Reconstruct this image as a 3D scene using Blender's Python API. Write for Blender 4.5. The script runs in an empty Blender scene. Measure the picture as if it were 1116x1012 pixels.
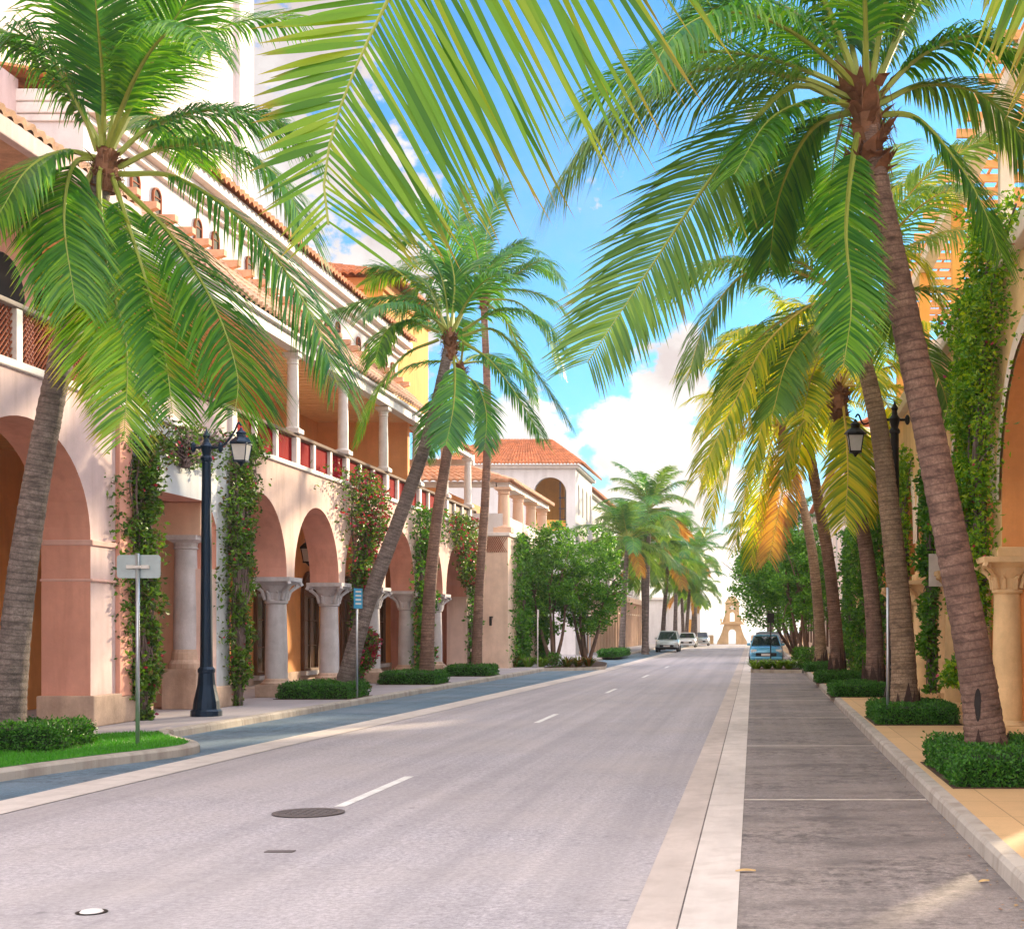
import bpy, math, random
from math import sin, cos, pi, radians, sqrt, atan2
from mathutils import Vector, Matrix, noise
random.seed(7)
S = bpy.context.scene
COL = S.collection
VX, VY, F, H = 821.0, 684.0, 1550.0, 1.9
UP = Vector((0, 0, 1))

def PX(px, py, Y):                      # where a point seen at this picture position stands, Y metres ahead
    return Vector(((px-VX)*Y/F, Y, H+(VY-py)*Y/F))

# ------------------------------------------------------------------ materials
MATS = {}
def newmat(name):
    m = bpy.data.materials.new(name); m.use_nodes = True
    nt = m.node_tree; nt.nodes.clear()
    out = nt.nodes.new('ShaderNodeOutputMaterial')
    return m, nt, out
def N(nt, t, **kw):
    n = nt.nodes.new(t)
    for k, v in kw.items(): setattr(n, k, v)
    return n
def L(nt, a, b): nt.links.new(a, b)
def rgba(c): return (c[0], c[1], c[2], 1)
def mixc(nt, fac, a, b, blend='MIX'):
    n = N(nt, 'ShaderNodeMix', data_type='RGBA', blend_type=blend)
    if isinstance(fac, (int, float)): n.inputs[0].default_value = fac
    else: L(nt, fac, n.inputs[0])
    for i, v in ((6, a), (7, b)):
        if isinstance(v, tuple): n.inputs[i].default_value = rgba(v)
        else: L(nt, v, n.inputs[i])
    return n.outputs[2]
def ramp(nt, fac, stops):
    n = N(nt, 'ShaderNodeValToRGB'); L(nt, fac, n.inputs[0])
    e = n.color_ramp.elements
    while len(e) < len(stops): e.new(0.5)
    for el, (p, c) in zip(e, stops): el.position = p; el.color = rgba(c) if isinstance(c, tuple) else (c, c, c, 1)
    return n.outputs[0]
def coords(nt, scale=(1, 1, 1)):
    g = N(nt, 'ShaderNodeNewGeometry'); m = N(nt, 'ShaderNodeMapping')
    L(nt, g.outputs['Position'], m.inputs[0]); m.inputs['Scale'].default_value = scale
    return m.outputs[0]
def noisetex(nt, vec, scale, detail=6, rough=0.6):
    n = N(nt, 'ShaderNodeTexNoise'); L(nt, vec, n.inputs['Vector'])
    n.inputs['Scale'].default_value = scale; n.inputs['Detail'].default_value = detail; n.inputs['Roughness'].default_value = rough
    return n.outputs['Fac']
def bump(nt, h, strength, dist=0.02):
    b = N(nt, 'ShaderNodeBump'); L(nt, h, b.inputs['Height'])
    b.inputs['Strength'].default_value = strength; b.inputs['Distance'].default_value = dist
    return b.outputs[0]
def stucco(name, c, var=0.18, rough=0.85, scale=1.0, stretch=(1, 1, 1), bmp=0.3, stain=0.25, spec=0.25):
    if name in MATS: return MATS[name]
    m, nt, out = newmat(name)
    p = N(nt, 'ShaderNodeBsdfPrincipled')
    v = coords(nt, stretch)
    big = noisetex(nt, v, 0.7*scale, 8, 0.65); fine = noisetex(nt, v, 9*scale, 6, 0.7)
    vs = coords(nt, (2.2, 2.2, 0.25)); st = noisetex(nt, vs, 1.3, 6, 0.6)
    dark = tuple(x*(1-var*1.6) for x in c); lite = tuple(min(1, x*(1+var)) for x in c)
    col = ramp(nt, big, [(0.3, dark), (0.7, lite)])
    col = mixc(nt, ramp(nt, fine, [(0.35, 0.0), (0.8, 0.5)]), col, tuple(x*0.86 for x in c))
    col = mixc(nt, ramp(nt, st, [(0.47, 0.0), (0.72, stain)]), col, (c[0]*.5, c[1]*.45, c[2]*.42))
    L(nt, col, p.inputs['Base Color']); p.inputs['Roughness'].default_value = rough
    p.inputs['Specular IOR Level'].default_value = spec
    L(nt, bump(nt, fine, bmp), p.inputs['Normal']); L(nt, p.outputs[0], out.inputs[0])
    MATS[name] = m; return m
def plain(name, c, rough=0.5, metal=0.0, spec=0.4, var=0.12, coat=0.0):
    if name in MATS: return MATS[name]
    m, nt, out = newmat(name)
    p = N(nt, 'ShaderNodeBsdfPrincipled')
    n = noisetex(nt, coords(nt), 5, 5, 0.65)
    L(nt, ramp(nt, n, [(0.3, tuple(x*(1-var) for x in c)), (0.75, tuple(min(1, x*(1+var)) for x in c))]), p.inputs['Base Color'])
    p.inputs['Roughness'].default_value = rough; p.inputs['Metallic'].default_value = metal
    p.inputs['Specular IOR Level'].default_value = spec; p.inputs['Coat Weight'].default_value = coat
    L(nt, p.outputs[0], out.inputs[0]); MATS[name] = m; return m
def leafmat(name, cols, tip=None, trans=0.4, tcol=None, tipstart=0.6, rough=0.45, tipmax=1.0):
    if name in MATS: return MATS[name]
    m, nt, out = newmat(name)
    g = N(nt, 'ShaderNodeNewGeometry')
    k = len(cols)
    col = ramp(nt, g.outputs['Random Per Island'], [(i/(k-1) if k > 1 else 0, c) for i, c in enumerate(cols)])
    if tip:
        a = N(nt, 'ShaderNodeAttribute', attribute_name='along')
        pn = noisetex(nt, coords(nt), 1.6, 3, 0.6)
        mth = N(nt, 'ShaderNodeMath', operation='MULTIPLY_ADD'); L(nt, pn, mth.inputs[0]); mth.inputs[1].default_value = 0.9
        L(nt, a.outputs['Fac'], mth.inputs[2])
        col = mixc(nt, ramp(nt, mth.outputs[0], [(min(.99, (tipstart+.45)/1.9), 0.0), (min(1.0, (tipstart+.95)/1.9), tipmax)]), col, tip)
        # ramp positions are 0..1, so scale the factor down
        sc = N(nt, 'ShaderNodeMath', operation='DIVIDE'); sc.inputs[1].default_value = 1.9
        L(nt, mth.outputs[0], sc.inputs[0])
        for nd in nt.nodes:
            if nd.type == 'VALTORGB' and nd.inputs[0].is_linked and nd.inputs[0].links[0].from_node == mth:
                L(nt, sc.outputs[0], nd.inputs[0])
    p = N(nt, 'ShaderNodeBsdfPrincipled'); L(nt, col, p.inputs['Base Color'])
    p.inputs['Roughness'].default_value = rough; p.inputs['Specular IOR Level'].default_value = 0.35
    t = N(nt, 'ShaderNodeBsdfTranslucent')
    L(nt, mixc(nt, 1.0, col, tcol or (1.0, 1.0, 0.5), 'MULTIPLY') if tcol else col, t.inputs[0])
    mx = N(nt, 'ShaderNodeMixShader'); mx.inputs[0].default_value = trans
    L(nt, p.outputs[0], mx.inputs[1]); L(nt, t.outputs[0], mx.inputs[2]); L(nt, mx.outputs[0], out.inputs[0])
    MATS[name] = m; return m
def glassmat(name, c=(0.03, 0.035, 0.03), rough=0.05):
    if name in MATS: return MATS[name]
    m, nt, out = newmat(name)
    p = N(nt, 'ShaderNodeBsdfPrincipled'); p.inputs['Base Color'].default_value = rgba(c)
    p.inputs['Roughness'].default_value = rough; p.inputs['Specular IOR Level'].default_value = 0.9
    L(nt, bump(nt, noisetex(nt, coords(nt), 1.5, 2), 0.06), p.inputs['Normal'])
    L(nt, p.outputs[0], out.inputs[0]); MATS[name] = m; return m
def asphalt(name, c, patch, patch_amt, long_streak=True, wet=0.75):
    m, nt, out = newmat(name)
    p = N(nt, 'ShaderNodeBsdfPrincipled')
    v = coords(nt); vs = coords(nt, (1.0, 0.16, 1.0) if patch_amt < .5 else (0.45, 1.0, 1.0))
    fine = noisetex(nt, v, 19, 7, 0.92); mid = noisetex(nt, v, 3.5, 7, 0.65); big = noisetex(nt, v, .35, 6, 0.6); st = noisetex(nt, vs, 1.1, 6, 0.62)
    col = ramp(nt, fine, [(0.36, tuple(x*.36 for x in c)), (0.5, c), (0.64, tuple(min(1, x*1.75) for x in c))])
    col = mixc(nt, ramp(nt, big, [(0.35, 0.0), (0.7, 0.7)]), col, patch)
    col = mixc(nt, ramp(nt, st, [(0.5, 0.0), (0.72, patch_amt)]), col, tuple(x*.45 for x in c))
    col = mixc(nt, ramp(nt, mid, [(0.6, 0.0), (0.78, 0.35)]), col, tuple(x*.6 for x in c))
    tr = noisetex(nt, coords(nt, (1.0, 0.012, 1.0)), 1.9, 4, 0.6)          # wheel tracks
    col = mixc(nt, ramp(nt, tr, [(0.40, 0.0), (0.62, 0.42)]), col, tuple(x*.60 for x in c))
    vd = N(nt, 'ShaderNodeTexVoronoi'); L(nt, v, vd.inputs['Vector']); vd.inputs['Scale'].default_value = 1.5      # oil drips
    col = mixc(nt, ramp(nt, vd.outputs['Distance'], [(0.03, 0.55), (0.085, 0.0)]), col, tuple(x*.35 for x in c))
    sp = noisetex(nt, v, 5.5, 9, 0.8); sq = noisetex(nt, coords(nt, (.5, .9, 1)), .8, 5, .6)      # blotched tyre and oil staining
    ms_ = N(nt, 'ShaderNodeMath', operation='MULTIPLY'); L(nt, ramp(nt, sp, [(0.46, 0.0), (0.60, 1.0)]), ms_.inputs[0]); L(nt, ramp(nt, sq, [(0.42, 0.0), (0.60, patch_amt)]), ms_.inputs[1])
    col = mixc(nt, ms_.outputs[0], col, tuple(x*.30 for x in c))
    # hairline cracks
    vo = N(nt, 'ShaderNodeTexVoronoi', feature='DISTANCE_TO_EDGE'); vo.inputs['Scale'].default_value = 0.42
    wv = N(nt, 'ShaderNodeVectorMath', operation='ADD'); nz = N(nt, 'ShaderNodeTexNoise'); L(nt, v, nz.inputs['Vector']); nz.inputs['Scale'].default_value = 1.3; nz.inputs['Detail'].default_value = 5
    sc = N(nt, 'ShaderNodeVectorMath', operation='SCALE'); L(nt, nz.outputs['Color'], sc.inputs[0]); sc.inputs['Scale'].default_value = 1.6
    L(nt, v, wv.inputs[0]); L(nt, sc.outputs[0], wv.inputs[1]); L(nt, wv.outputs[0], vo.inputs['Vector'])
    col = mixc(nt, ramp(nt, vo.outputs['Distance'], [(0.0, 0.22), (0.007, 0.0)]), col, tuple(x*.4 for x in c))
    L(nt, col, p.inputs['Base Color']); p.inputs['Roughness'].default_value = wet; p.inputs['Specular IOR Level'].default_value = 0.35
    L(nt, bump(nt, fine, 0.5, 0.006), p.inputs['Normal']); L(nt, p.outputs[0], out.inputs[0]); MATS[name] = m; return m
def paver(name, c, sx, sy):
    m, nt, out = newmat(name)
    p = N(nt, 'ShaderNodeBsdfPrincipled'); v = coords(nt)
    b = N(nt, 'ShaderNodeTexBrick'); L(nt, v, b.inputs['Vector'])
    b.inputs['Scale'].default_value = 1; b.inputs['Brick Width'].default_value = sx; b.inputs['Row Height'].default_value = sy
    b.inputs['Mortar Size'].default_value = 0.008; b.offset = 0
    b.inputs['Color1'].default_value = rgba(c); b.inputs['Color2'].default_value = rgba(tuple(x*.88 for x in c)); b.inputs['Mortar'].default_value = rgba(tuple(x*.5 for x in c))
    n = noisetex(nt, v, 1.2, 8, 0.7); f = noisetex(nt, v, 35, 4, .7)
    col = mixc(nt, ramp(nt, n, [(0.4, 0.0), (0.75, 0.6)]), b.outputs[0], tuple(x*.68 for x in c))
    col = mixc(nt, ramp(nt, f, [(0.45, 0.0), (0.75, 0.4)]), col, tuple(x*.7 for x in c))
    L(nt, col, p.inputs['Base Color']); p.inputs['Roughness'].default_value = .7
    L(nt, bump(nt, f, .3, .005), p.inputs['Normal']); L(nt, p.outputs[0], out.inputs[0]); MATS[name] = m; return m

# ------------------------------------------------------------------ mesh builder
def wloc(o):
    v = Vector((0, 0, 0))
    while o: v = v+o.location; o = o.parent
    return v
class MB:
    def __init__(s): s.v = []; s.f = []; s.mi = []; s.at = []; s.m = 0
    def vert(s, p, a=0.0): s.v.append((p[0], p[1], p[2])); s.at.append(a); return len(s.v)-1
    def face(s, *idx): s.f.append(idx); s.mi.append(s.m)
    def quad(s, a, b, c, d): i = [s.vert(p) for p in (a, b, c, d)]; s.face(*i)
    def poly(s, pts): s.face(*[s.vert(p) for p in pts])
    def box(s, x0, x1, y0, y1, z0, z1):
        i = [s.vert(p) for p in ((x0,y0,z0),(x1,y0,z0),(x1,y1,z0),(x0,y1,z0),(x0,y0,z1),(x1,y0,z1),(x1,y1,z1),(x0,y1,z1))]
        for f in ((0,3,2,1),(4,5,6,7),(0,1,5,4),(1,2,6,5),(2,3,7,6),(3,0,4,7)): s.face(*[i[k] for k in f])
        return s
    def rings(s, rs, closed=True, cap0=False, cap1=False):          # list of rings of points
        idx = [[s.vert(p) for p in r] for r in rs]; n = len(rs[0])
        for a, b in zip(idx, idx[1:]):
            for k in range(n if closed else n-1):
                s.face(a[k], a[(k+1) % n], b[(k+1) % n], b[k])
        if cap0: s.face(*reversed(idx[0]))
        if cap1: s.face(*idx[-1])
        return s
    def lathe(s, prof, cx, cy, n=16, cap=True, sq=None):
        rs = []
        for k, (r, z) in enumerate(prof):
            ring = []
            for i in range(n):
                a = 2*pi*i/n; x, y = cos(a), sin(a)
                if sq and sq[k]:
                    mx = max(abs(x), abs(y)); t = sq[k]; x, y = x*(1-t)+x/mx*t, y*(1-t)+y/mx*t
                ring.append((cx+r*x, cy+r*y, z))
            rs.append(ring)
        s.rings(rs, True, cap, cap)
        return s
    def tube(s, pts, rad, n=8, cap=True):
        pts = [Vector(p) for p in pts]; rs = []
        ref = Vector((0.3, 0.9, 0.2))
        for i, p in enumerate(pts):
            t = (pts[min(i+1, len(pts)-1)]-pts[max(i-1, 0)]).normalized()
            a = t.cross(ref)
            if a.length < 1e-3: a = t.cross(Vector((1, 0, 0)))
            a.normalize(); b = t.cross(a)
            r = rad[i] if isinstance(rad, (list, tuple)) else rad
            rs.append([p+a*(r*cos(2*pi*k/n))+b*(r*sin(2*pi*k/n)) for k in range(n)])
        s.rings(rs, True, cap, cap)
        return s
    def build(s, name, mats, parent=None, smooth=False, bevel=0, world=True, along=False, coll=True):
        me = bpy.data.meshes.new(name)
        off = wloc(parent) if (parent and world) else Vector((0, 0, 0))
        me.from_pydata([(a-off.x, b-off.y, c-off.z) for a, b, c in s.v], [], s.f)
        if not isinstance(mats, (list, tuple)): mats = [mats]
        for m in mats: me.materials.append(m)
        if len(mats) > 1: me.polygons.foreach_set('material_index', s.mi)
        if along:
            at = me.attributes.new('along', 'FLOAT', 'POINT'); at.data.foreach_set('value', s.at)
        if smooth: me.polygons.foreach_set('use_smooth', [True]*len(s.f))
        me.update()
        o = bpy.data.objects.new(name, me)
        if coll: COL.objects.link(o)
        if parent: o.parent = parent
        if bevel:
            b = o.modifiers.new('bevel', 'BEVEL'); b.width = bevel; b.segments = 2; b.limit_method = 'ANGLE'; b.angle_limit = radians(40)
        if smooth and len(s.f) < 60000:
            pass
        return o
def tag(o, label, cat, group=None):
    o['label'] = label; o['category'] = cat
    if group: o['group'] = group
    return o
def thing(name, label, cat, loc=(0, 0, 0), group=None, rz=0):
    o = bpy.data.objects.new(name, None); COL.objects.link(o); o.location = loc; o.rotation_euler = (0, 0, rz)
    o.empty_display_size = .2
    return tag(o, label, cat, group)
def struct(o): o['kind'] = 'structure'; return o
def copy_tree(o, parent=None):
    c = o.copy(); COL.objects.link(c)
    if parent: c.parent = parent
    for ch in o.children: copy_tree(ch, c)
    return c
def catmull(P, n):
    P = [Vector(p) for p in P]
    Q = [P[0]*2-P[1]]+P+[P[-1]*2-P[-2]]; out = []
    m = len(P)-1
    for i in range(n+1):
        t = i/n*m; k = min(int(t), m-1); u = t-k
        a, b, c, d = Q[k], Q[k+1], Q[k+2], Q[k+3]
        out.append(0.5*((2*b)+(c-a)*u+(2*a-5*b+4*c-d)*u*u+(3*b-a-3*c+d)*u**3))
    return out

# ------------------------------------------------------------------ camera, light, sky
cam = bpy.data.cameras.new('camera'); co = bpy.data.objects.new('camera', cam); COL.objects.link(co)
co.location = (0, 0, H); co.rotation_euler = (pi/2, 0, 0)
cam.sensor_width = 36; cam.lens = 36*F/1116; cam.shift_x = -(VX-558)/1116; cam.shift_y = (VY-506)/1116
cam.clip_end = 12000; cam.clip_start = .05
S.camera = co
SUN_EL, SUN_AZ = radians(15), radians(27)          # azimuth measured from straight ahead to the right
SD = Vector((sin(SUN_AZ)*cos(SUN_EL), cos(SUN_AZ)*cos(SUN_EL), sin(SUN_EL)))
sl = bpy.data.lights.new('sun', 'SUN'); so = bpy.data.objects.new('sun', sl); COL.objects.link(so)
sl.energy = 4.4; sl.angle = radians(1.5); sl.color = (1, 0.80, 0.52)
so.rotation_euler = SD.to_track_quat('Z', 'Y').to_euler(); so.location = (30, 60, 40)
S.view_settings.view_transform = 'Standard'; S.view_settings.look = 'None'; S.view_settings.exposure = 1.2; S.view_settings.gamma = 1
W = bpy.data.worlds.new('World'); S.world = W; W.use_nodes = True
def world():
    nt = W.node_tree; nt.nodes.clear()
    out = N(nt, 'ShaderNodeOutputWorld'); bg = N(nt, 'ShaderNodeBackground')
    sky = N(nt, 'ShaderNodeTexSky', sky_type='NISHITA'); sky.sun_disc = False
    sky.sun_elevation = SUN_EL; sky.sun_rotation = SUN_AZ
    sky.air_density = 1.0; sky.dust_density = 0.6; sky.ozone_density = 2.0
    tc = N(nt, 'ShaderNodeTexCoord'); d = tc.outputs['Generated']
    sep = N(nt, 'ShaderNodeSeparateXYZ'); L(nt, d, sep.inputs[0])
    def M(op, a, b=None, c=None, cl=False):
        n = N(nt, 'ShaderNodeMath', operation=op); n.use_clamp = cl
        for i, v in enumerate((a, b, c)):
            if v is None: continue
            if isinstance(v, (int, float)): n.inputs[i].default_value = v
            else: L(nt, v, n.inputs[i])
        return n.outputs[0]
    def sm(v, a, b, lo=0.0, hi=1.0):
        n = N(nt, 'ShaderNodeMapRange', interpolation_type='SMOOTHSTEP'); L(nt, v, n.inputs[0])
        n.inputs[1].default_value = a; n.inputs[2].default_value = b; n.inputs[3].default_value = lo; n.inputs[4].default_value = hi
        return n.outputs[0]
    def blob(px, py, r_px):
        c = Vector(((px-VX)/F, 1, (VY-py)/F)).normalized()
        n = N(nt, 'ShaderNodeVectorMath', operation='DISTANCE'); L(nt, d, n.inputs[0]); n.inputs[1].default_value = c
        return sm(n.outputs['Value'], 0.0, r_px/F, 1.0, 0.0)
    mp = N(nt, 'ShaderNodeMapping'); L(nt, d, mp.inputs[0]); mp.inputs['Scale'].default_value = (1, 1, 1.25)
    fb = noisetex(nt, mp.outputs[0], 15, 12, 0.58)
    fb3 = noisetex(nt, mp.outputs[0], 55, 8, 0.6)
    fb2 = noisetex(nt, mp.outputs[0], 5.5, 10, 0.6)
    blobs = None
    for b in ((742, 400, 62), (735, 430, 80), (700, 500, 110), (665, 460, 45), (760, 520, 130), (690, 590, 150), (800, 640, 170), (560, 480, 90), (540, 560, 150), (300, 180, 200), (330, 60, 130), (420, 330, 130), (610, 520, 70)):
        v = blob(*b); blobs = v if blobs is None else M('MAXIMUM', blobs, v)
    front = sm(sep.outputs['Y'], 0.35, 0.62)             # the part of the sky down the street
    gen = M('SUBTRACT', fb2, 0.50)
    dens_front = M('MULTIPLY_ADD', M('ADD', M('SUBTRACT', fb, 0.5), M('MULTIPLY', M('SUBTRACT', fb3, 0.5), 0.7)), 2.4, M('MULTIPLY_ADD', blobs, 1.25, -0.46))
    dens_back = M('MULTIPLY_ADD', gen, 2.2, 0.42)
    mx = N(nt, 'ShaderNodeMix', data_type='FLOAT'); L(nt, front, mx.inputs[0]); L(nt, dens_back, mx.inputs[2]); L(nt, dens_front, mx.inputs[3])
    dens = sm(mx.outputs[0], -0.08, 0.30)
    wisp = M('MULTIPLY', sm(fb2, 0.45, 0.75), 0.22)
    dens = M('MAXIMUM', dens, wisp)
    hor = sm(sep.outputs['Z'], 0.0, 0.12, 0.95, 0.0)
    dens = M('MAXIMUM', dens, hor)
    blue = mixc(nt, 1.0, sky.outputs[0], (0.17, 0.60, 0.97), 'MULTIPLY')
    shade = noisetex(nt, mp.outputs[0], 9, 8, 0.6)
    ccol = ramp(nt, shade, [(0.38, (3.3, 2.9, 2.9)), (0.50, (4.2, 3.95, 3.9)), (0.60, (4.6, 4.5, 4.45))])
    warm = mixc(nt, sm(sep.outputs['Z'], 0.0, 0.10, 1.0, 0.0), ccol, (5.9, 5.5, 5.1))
    # bright cloud added out of view, overhead and behind, to light the shaded street
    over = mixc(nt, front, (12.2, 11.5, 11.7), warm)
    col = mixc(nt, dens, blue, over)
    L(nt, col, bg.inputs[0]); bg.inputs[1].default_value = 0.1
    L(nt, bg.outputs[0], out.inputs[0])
world()

# ------------------------------------------------------------------ palette
M_ROAD = asphalt('road asphalt', (0.42, 0.385, 0.405), (0.47, 0.41, 0.385), 0.22)
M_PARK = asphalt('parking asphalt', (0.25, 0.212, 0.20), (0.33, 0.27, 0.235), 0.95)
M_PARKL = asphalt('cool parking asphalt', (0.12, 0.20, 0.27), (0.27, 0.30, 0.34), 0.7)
M_GUT = stucco('concrete gutter', (0.55, 0.47, 0.42), 0.16, .8, 1.5, (1, .3, 1), .25, .3)
M_GUT2 = stucco('pale concrete gutter', (0.63, 0.56, 0.51), 0.14, .8, 1.5, (1, .3, 1), .25, .35)
M_KERB = stucco('kerb concrete', (0.46, 0.41, 0.36), 0.14, .85, 1.2, (1, 1, 1), .6, .7)
M_WALKL = paver('grey walkway', (0.40, 0.37, 0.40), 1.5, 1.5)
M_WALKR = paver('tan walkway', (0.68, 0.44, 0.22), 1.2, 1.2)
M_PAINT = stucco('road paint', (0.80, 0.78, 0.74), 0.12, .7, 8, (1, 1, 1), .3, .35)
M_GROUND = stucco('ground soil', (0.30, 0.27, 0.22), .2)
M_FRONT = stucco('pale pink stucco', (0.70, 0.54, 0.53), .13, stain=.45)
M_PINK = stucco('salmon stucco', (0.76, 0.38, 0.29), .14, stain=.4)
M_PINKP = stucco('dusty pink stucco', (0.74, 0.46, 0.40), .1)
M_PEACH = stucco('peach stucco', (0.76, 0.52, 0.38), .12)
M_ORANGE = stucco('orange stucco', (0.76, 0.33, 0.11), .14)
M_CREAM = stucco('cream stucco', (0.78, 0.66, 0.52), .10)
M_WHITE = stucco('white stucco', (0.66, 0.63, 0.63), .08, stain=.3)
M_YEL = stucco('yellow stucco', (0.74, 0.36, 0.08), .12)
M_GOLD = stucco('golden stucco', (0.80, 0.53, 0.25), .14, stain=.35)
M_STONE = stucco('coral stone', (0.58, 0.56, 0.58), .18, scale=3, bmp=.5, stain=.4)
M_STONEW = stucco('warm coral stone', (0.76, 0.52, 0.27), .16, scale=2.5, bmp=.5, stain=.3)
M_PLINTH = stucco('stained plinth stone', (0.58, 0.43, 0.34), .3, scale=2, bmp=.4, stain=.6)
M_TRIM = plain('white trim paint', (0.70, 0.65, 0.62), .6)
M_TILE = stucco('terracotta roof tile', (0.56, 0.20, 0.085), .38, .8, 3.5, (1, 1, 1), .4, .35)
M_TILEP = stucco('pale roof tile', (0.70, 0.42, 0.28), .25, .8, 3.5, (1, 1, 1), .4, .3)
M_WOOD = stucco('brown wood', (0.15, 0.07, 0.035), .25, .6, 2, (6, 6, .6), .3, .2)
M_WOODO = stucco('orange stained wood', (0.74, 0.38, 0.14), .2, .6, 2, (.6, 6, 6), .3, .2)
M_RED = stucco('red painted panel', (0.27, 0.010, 0.012), .12, .9, spec=.08)
M_LATT = stucco('terracotta lattice', (0.32, 0.10, 0.05), .2)
M_DARK = plain('dark interior', (0.02, 0.014, 0.012), .8)
M_GLASS = glassmat('window glass'); M_AMB = glassmat('amber tinted glass', (0.06, 0.032, 0.012), .08)
M_IRON = plain('blue black iron', (0.012, 0.03, 0.06), .38, 0.5)
M_IRON2 = plain('black iron', (0.02, 0.018, 0.017), .45, 0.5)
M_STEEL = plain('galvanised steel', (0.50, 0.53, 0.58), .38, .75)
M_LGLASS = plain('frosted lantern glass', (0.62, 0.62, 0.60), .35)
M_TRUNK = None
def trunkmat(name, c, c2):
    m, nt, out = newmat(name)
    p = N(nt, 'ShaderNodeBsdfPrincipled'); v = coords(nt); v2 = coords(nt, (1.6, 1.6, 4.5)); n4 = noisetex(nt, v, 26, 5, .8)
    n1 = noisetex(nt, v2, 2.2, 8, .7); n2 = noisetex(nt, v, 1.1, 5, .6); n3 = noisetex(nt, coords(nt, (9, 9, 1.2)), 4, 6, .7)
    col = ramp(nt, n1, [(0.34, tuple(x*.30 for x in c)), (0.48, c), (0.68, c2)])
    col = mixc(nt, ramp(nt, n2, [(0.45, 0.0), (0.66, 0.7)]), col, tuple(x*.55 for x in c))
    col = mixc(nt, ramp(nt, n3, [(0.52, 0.0), (0.7, 0.55)]), col, tuple(x*.45 for x in c))
    col = mixc(nt, ramp(nt, n4, [(0.40, 0.55), (0.56, 0.0)]), col, tuple(x*.35 for x in c))
    col = mixc(nt, ramp(nt, n4, [(0.60, 0.0), (0.75, 0.5)]), col, tuple(min(1, x*1.25) for x in c2))
    a = N(nt, 'ShaderNodeAttribute', attribute_name='along')
    col = mixc(nt, ramp(nt, a.outputs['Fac'], [(0.0, 0.0), (0.6, 0.05), (1.0, 0.7)]), col, tuple(x*.25 for x in c))
    L(nt, col, p.inputs['Base Color']); p.inputs['Roughness'].default_value = .85
    L(nt, bump(nt, n4, .8, .03), p.inputs['Normal']); L(nt, p.outputs[0], out.inputs[0]); return m
M_TRB = trunkmat('brown palm bark', (0.27, 0.155, 0.115), (0.42, 0.27, 0.20))
M_TRG = trunkmat('grey palm bark', (0.22, 0.17, 0.15), (0.36, 0.29, 0.26))
M_TRT = trunkmat('tan palm bark', (0.36, 0.235, 0.145), (0.50, 0.36, 0.24))
M_BARK = stucco('tree bark', (0.17, 0.105, 0.075), .3, scale=3)
M_RACH = plain('green frond stalk', (0.26, 0.30, 0.05), .45); M_RACHY = plain('yellow frond stalk', (0.50, 0.36, 0.07), .45)
M_BOOT = stucco('fibrous palm boot', (0.24, 0.11, 0.06), .35, scale=5, bmp=.6)
G1, G2, G3 = (0.035, 0.15, 0.02), (0.085, 0.26, 0.02), (0.20, 0.40, 0.035)
M_LEAFG = leafmat('green frond leaflets', [G1, (0.05, 0.19, 0.03), G2, G3], (0.46, 0.28, 0.05), .46, (1.5, 1.35, .5), .85, .35)
M_LEAFB = leafmat('bright frond leaflets', [(0.05, 0.17, 0.012), (0.12, 0.29, 0.016), (0.17, 0.35, 0.02), (0.32, 0.42, 0.03)], (0.46, 0.24, 0.04), .45, (1.3, 1.2, .45), .72, .35)
M_LEAFD = leafmat('deep green frond leaflets', [(0.028, 0.13, 0.045), (0.055, 0.20, 0.045), (0.11, 0.28, 0.035)], (0.36, 0.22, 0.05), .38, (1.5, 1.4, .5), .95, .35)
M_LEAFO = leafmat('olive frond leaflets', [(0.06, 0.16, 0.03), (0.11, 0.24, 0.04), (0.18, 0.31, 0.05)], (0.46, 0.24, 0.06), .44, (1.5, 1.3, .5), .82, .4)
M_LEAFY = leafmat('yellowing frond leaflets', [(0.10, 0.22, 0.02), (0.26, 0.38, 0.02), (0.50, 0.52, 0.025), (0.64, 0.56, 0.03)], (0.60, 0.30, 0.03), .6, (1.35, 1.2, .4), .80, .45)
M_LEAFX = leafmat('dry orange frond leaflets', [(0.42, 0.22, 0.05), (0.52, 0.36, 0.06), (0.30, 0.13, 0.05)], (0.34, 0.13, 0.03), .5, (1.3, 1.0, .5), .7, .5)
M_HEDGE = leafmat('hedge leaves', [(0.018, 0.085, 0.012), (0.04, 0.16, 0.015), (0.085, 0.26, 0.022)], None, .25, (1.3, 1.3, .5))
M_VINE = leafmat('vine leaves', [(0.025, 0.10, 0.012), (0.06, 0.20, 0.015), (0.13, 0.31, 0.02)], None, .35, (1.4, 1.3, .4))
M_VINED = leafmat('dusky vine leaves', [(0.04, 0.07, 0.025), (0.06, 0.12, 0.02), (0.09, 0.22, 0.02), (0.16, 0.30, 0.025), (0.12, 0.06, 0.05)], None, .3, (1.3, 1.3, .5))
M_VINEY = leafmat('yellow green vine leaves', [(0.05, 0.17, 0.012), (0.14, 0.32, 0.015), (0.36, 0.48, 0.02)], None, .45, (1.4, 1.3, .4))
M_TWIG = stucco('dry twigs', (0.17, 0.12, 0.11), .3, scale=4)
M_FLOW = leafmat('red bracts', [(0.36, 0.015, 0.03), (0.48, 0.04, 0.06), (0.42, 0.06, 0.14)], None, .35)
M_TREE = leafmat('tree leaves', [(0.035, 0.13, 0.015), (0.08, 0.24, 0.018), (0.18, 0.38, 0.03)], None, .35, (1.4, 1.3, .4))
M_CROT = leafmat('croton leaves', [(0.05, 0.15, 0.015), (0.20, 0.24, 0.02), (0.36, 0.12, 0.03), (0.06, 0.18, 0.02)], None, .3)
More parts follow.
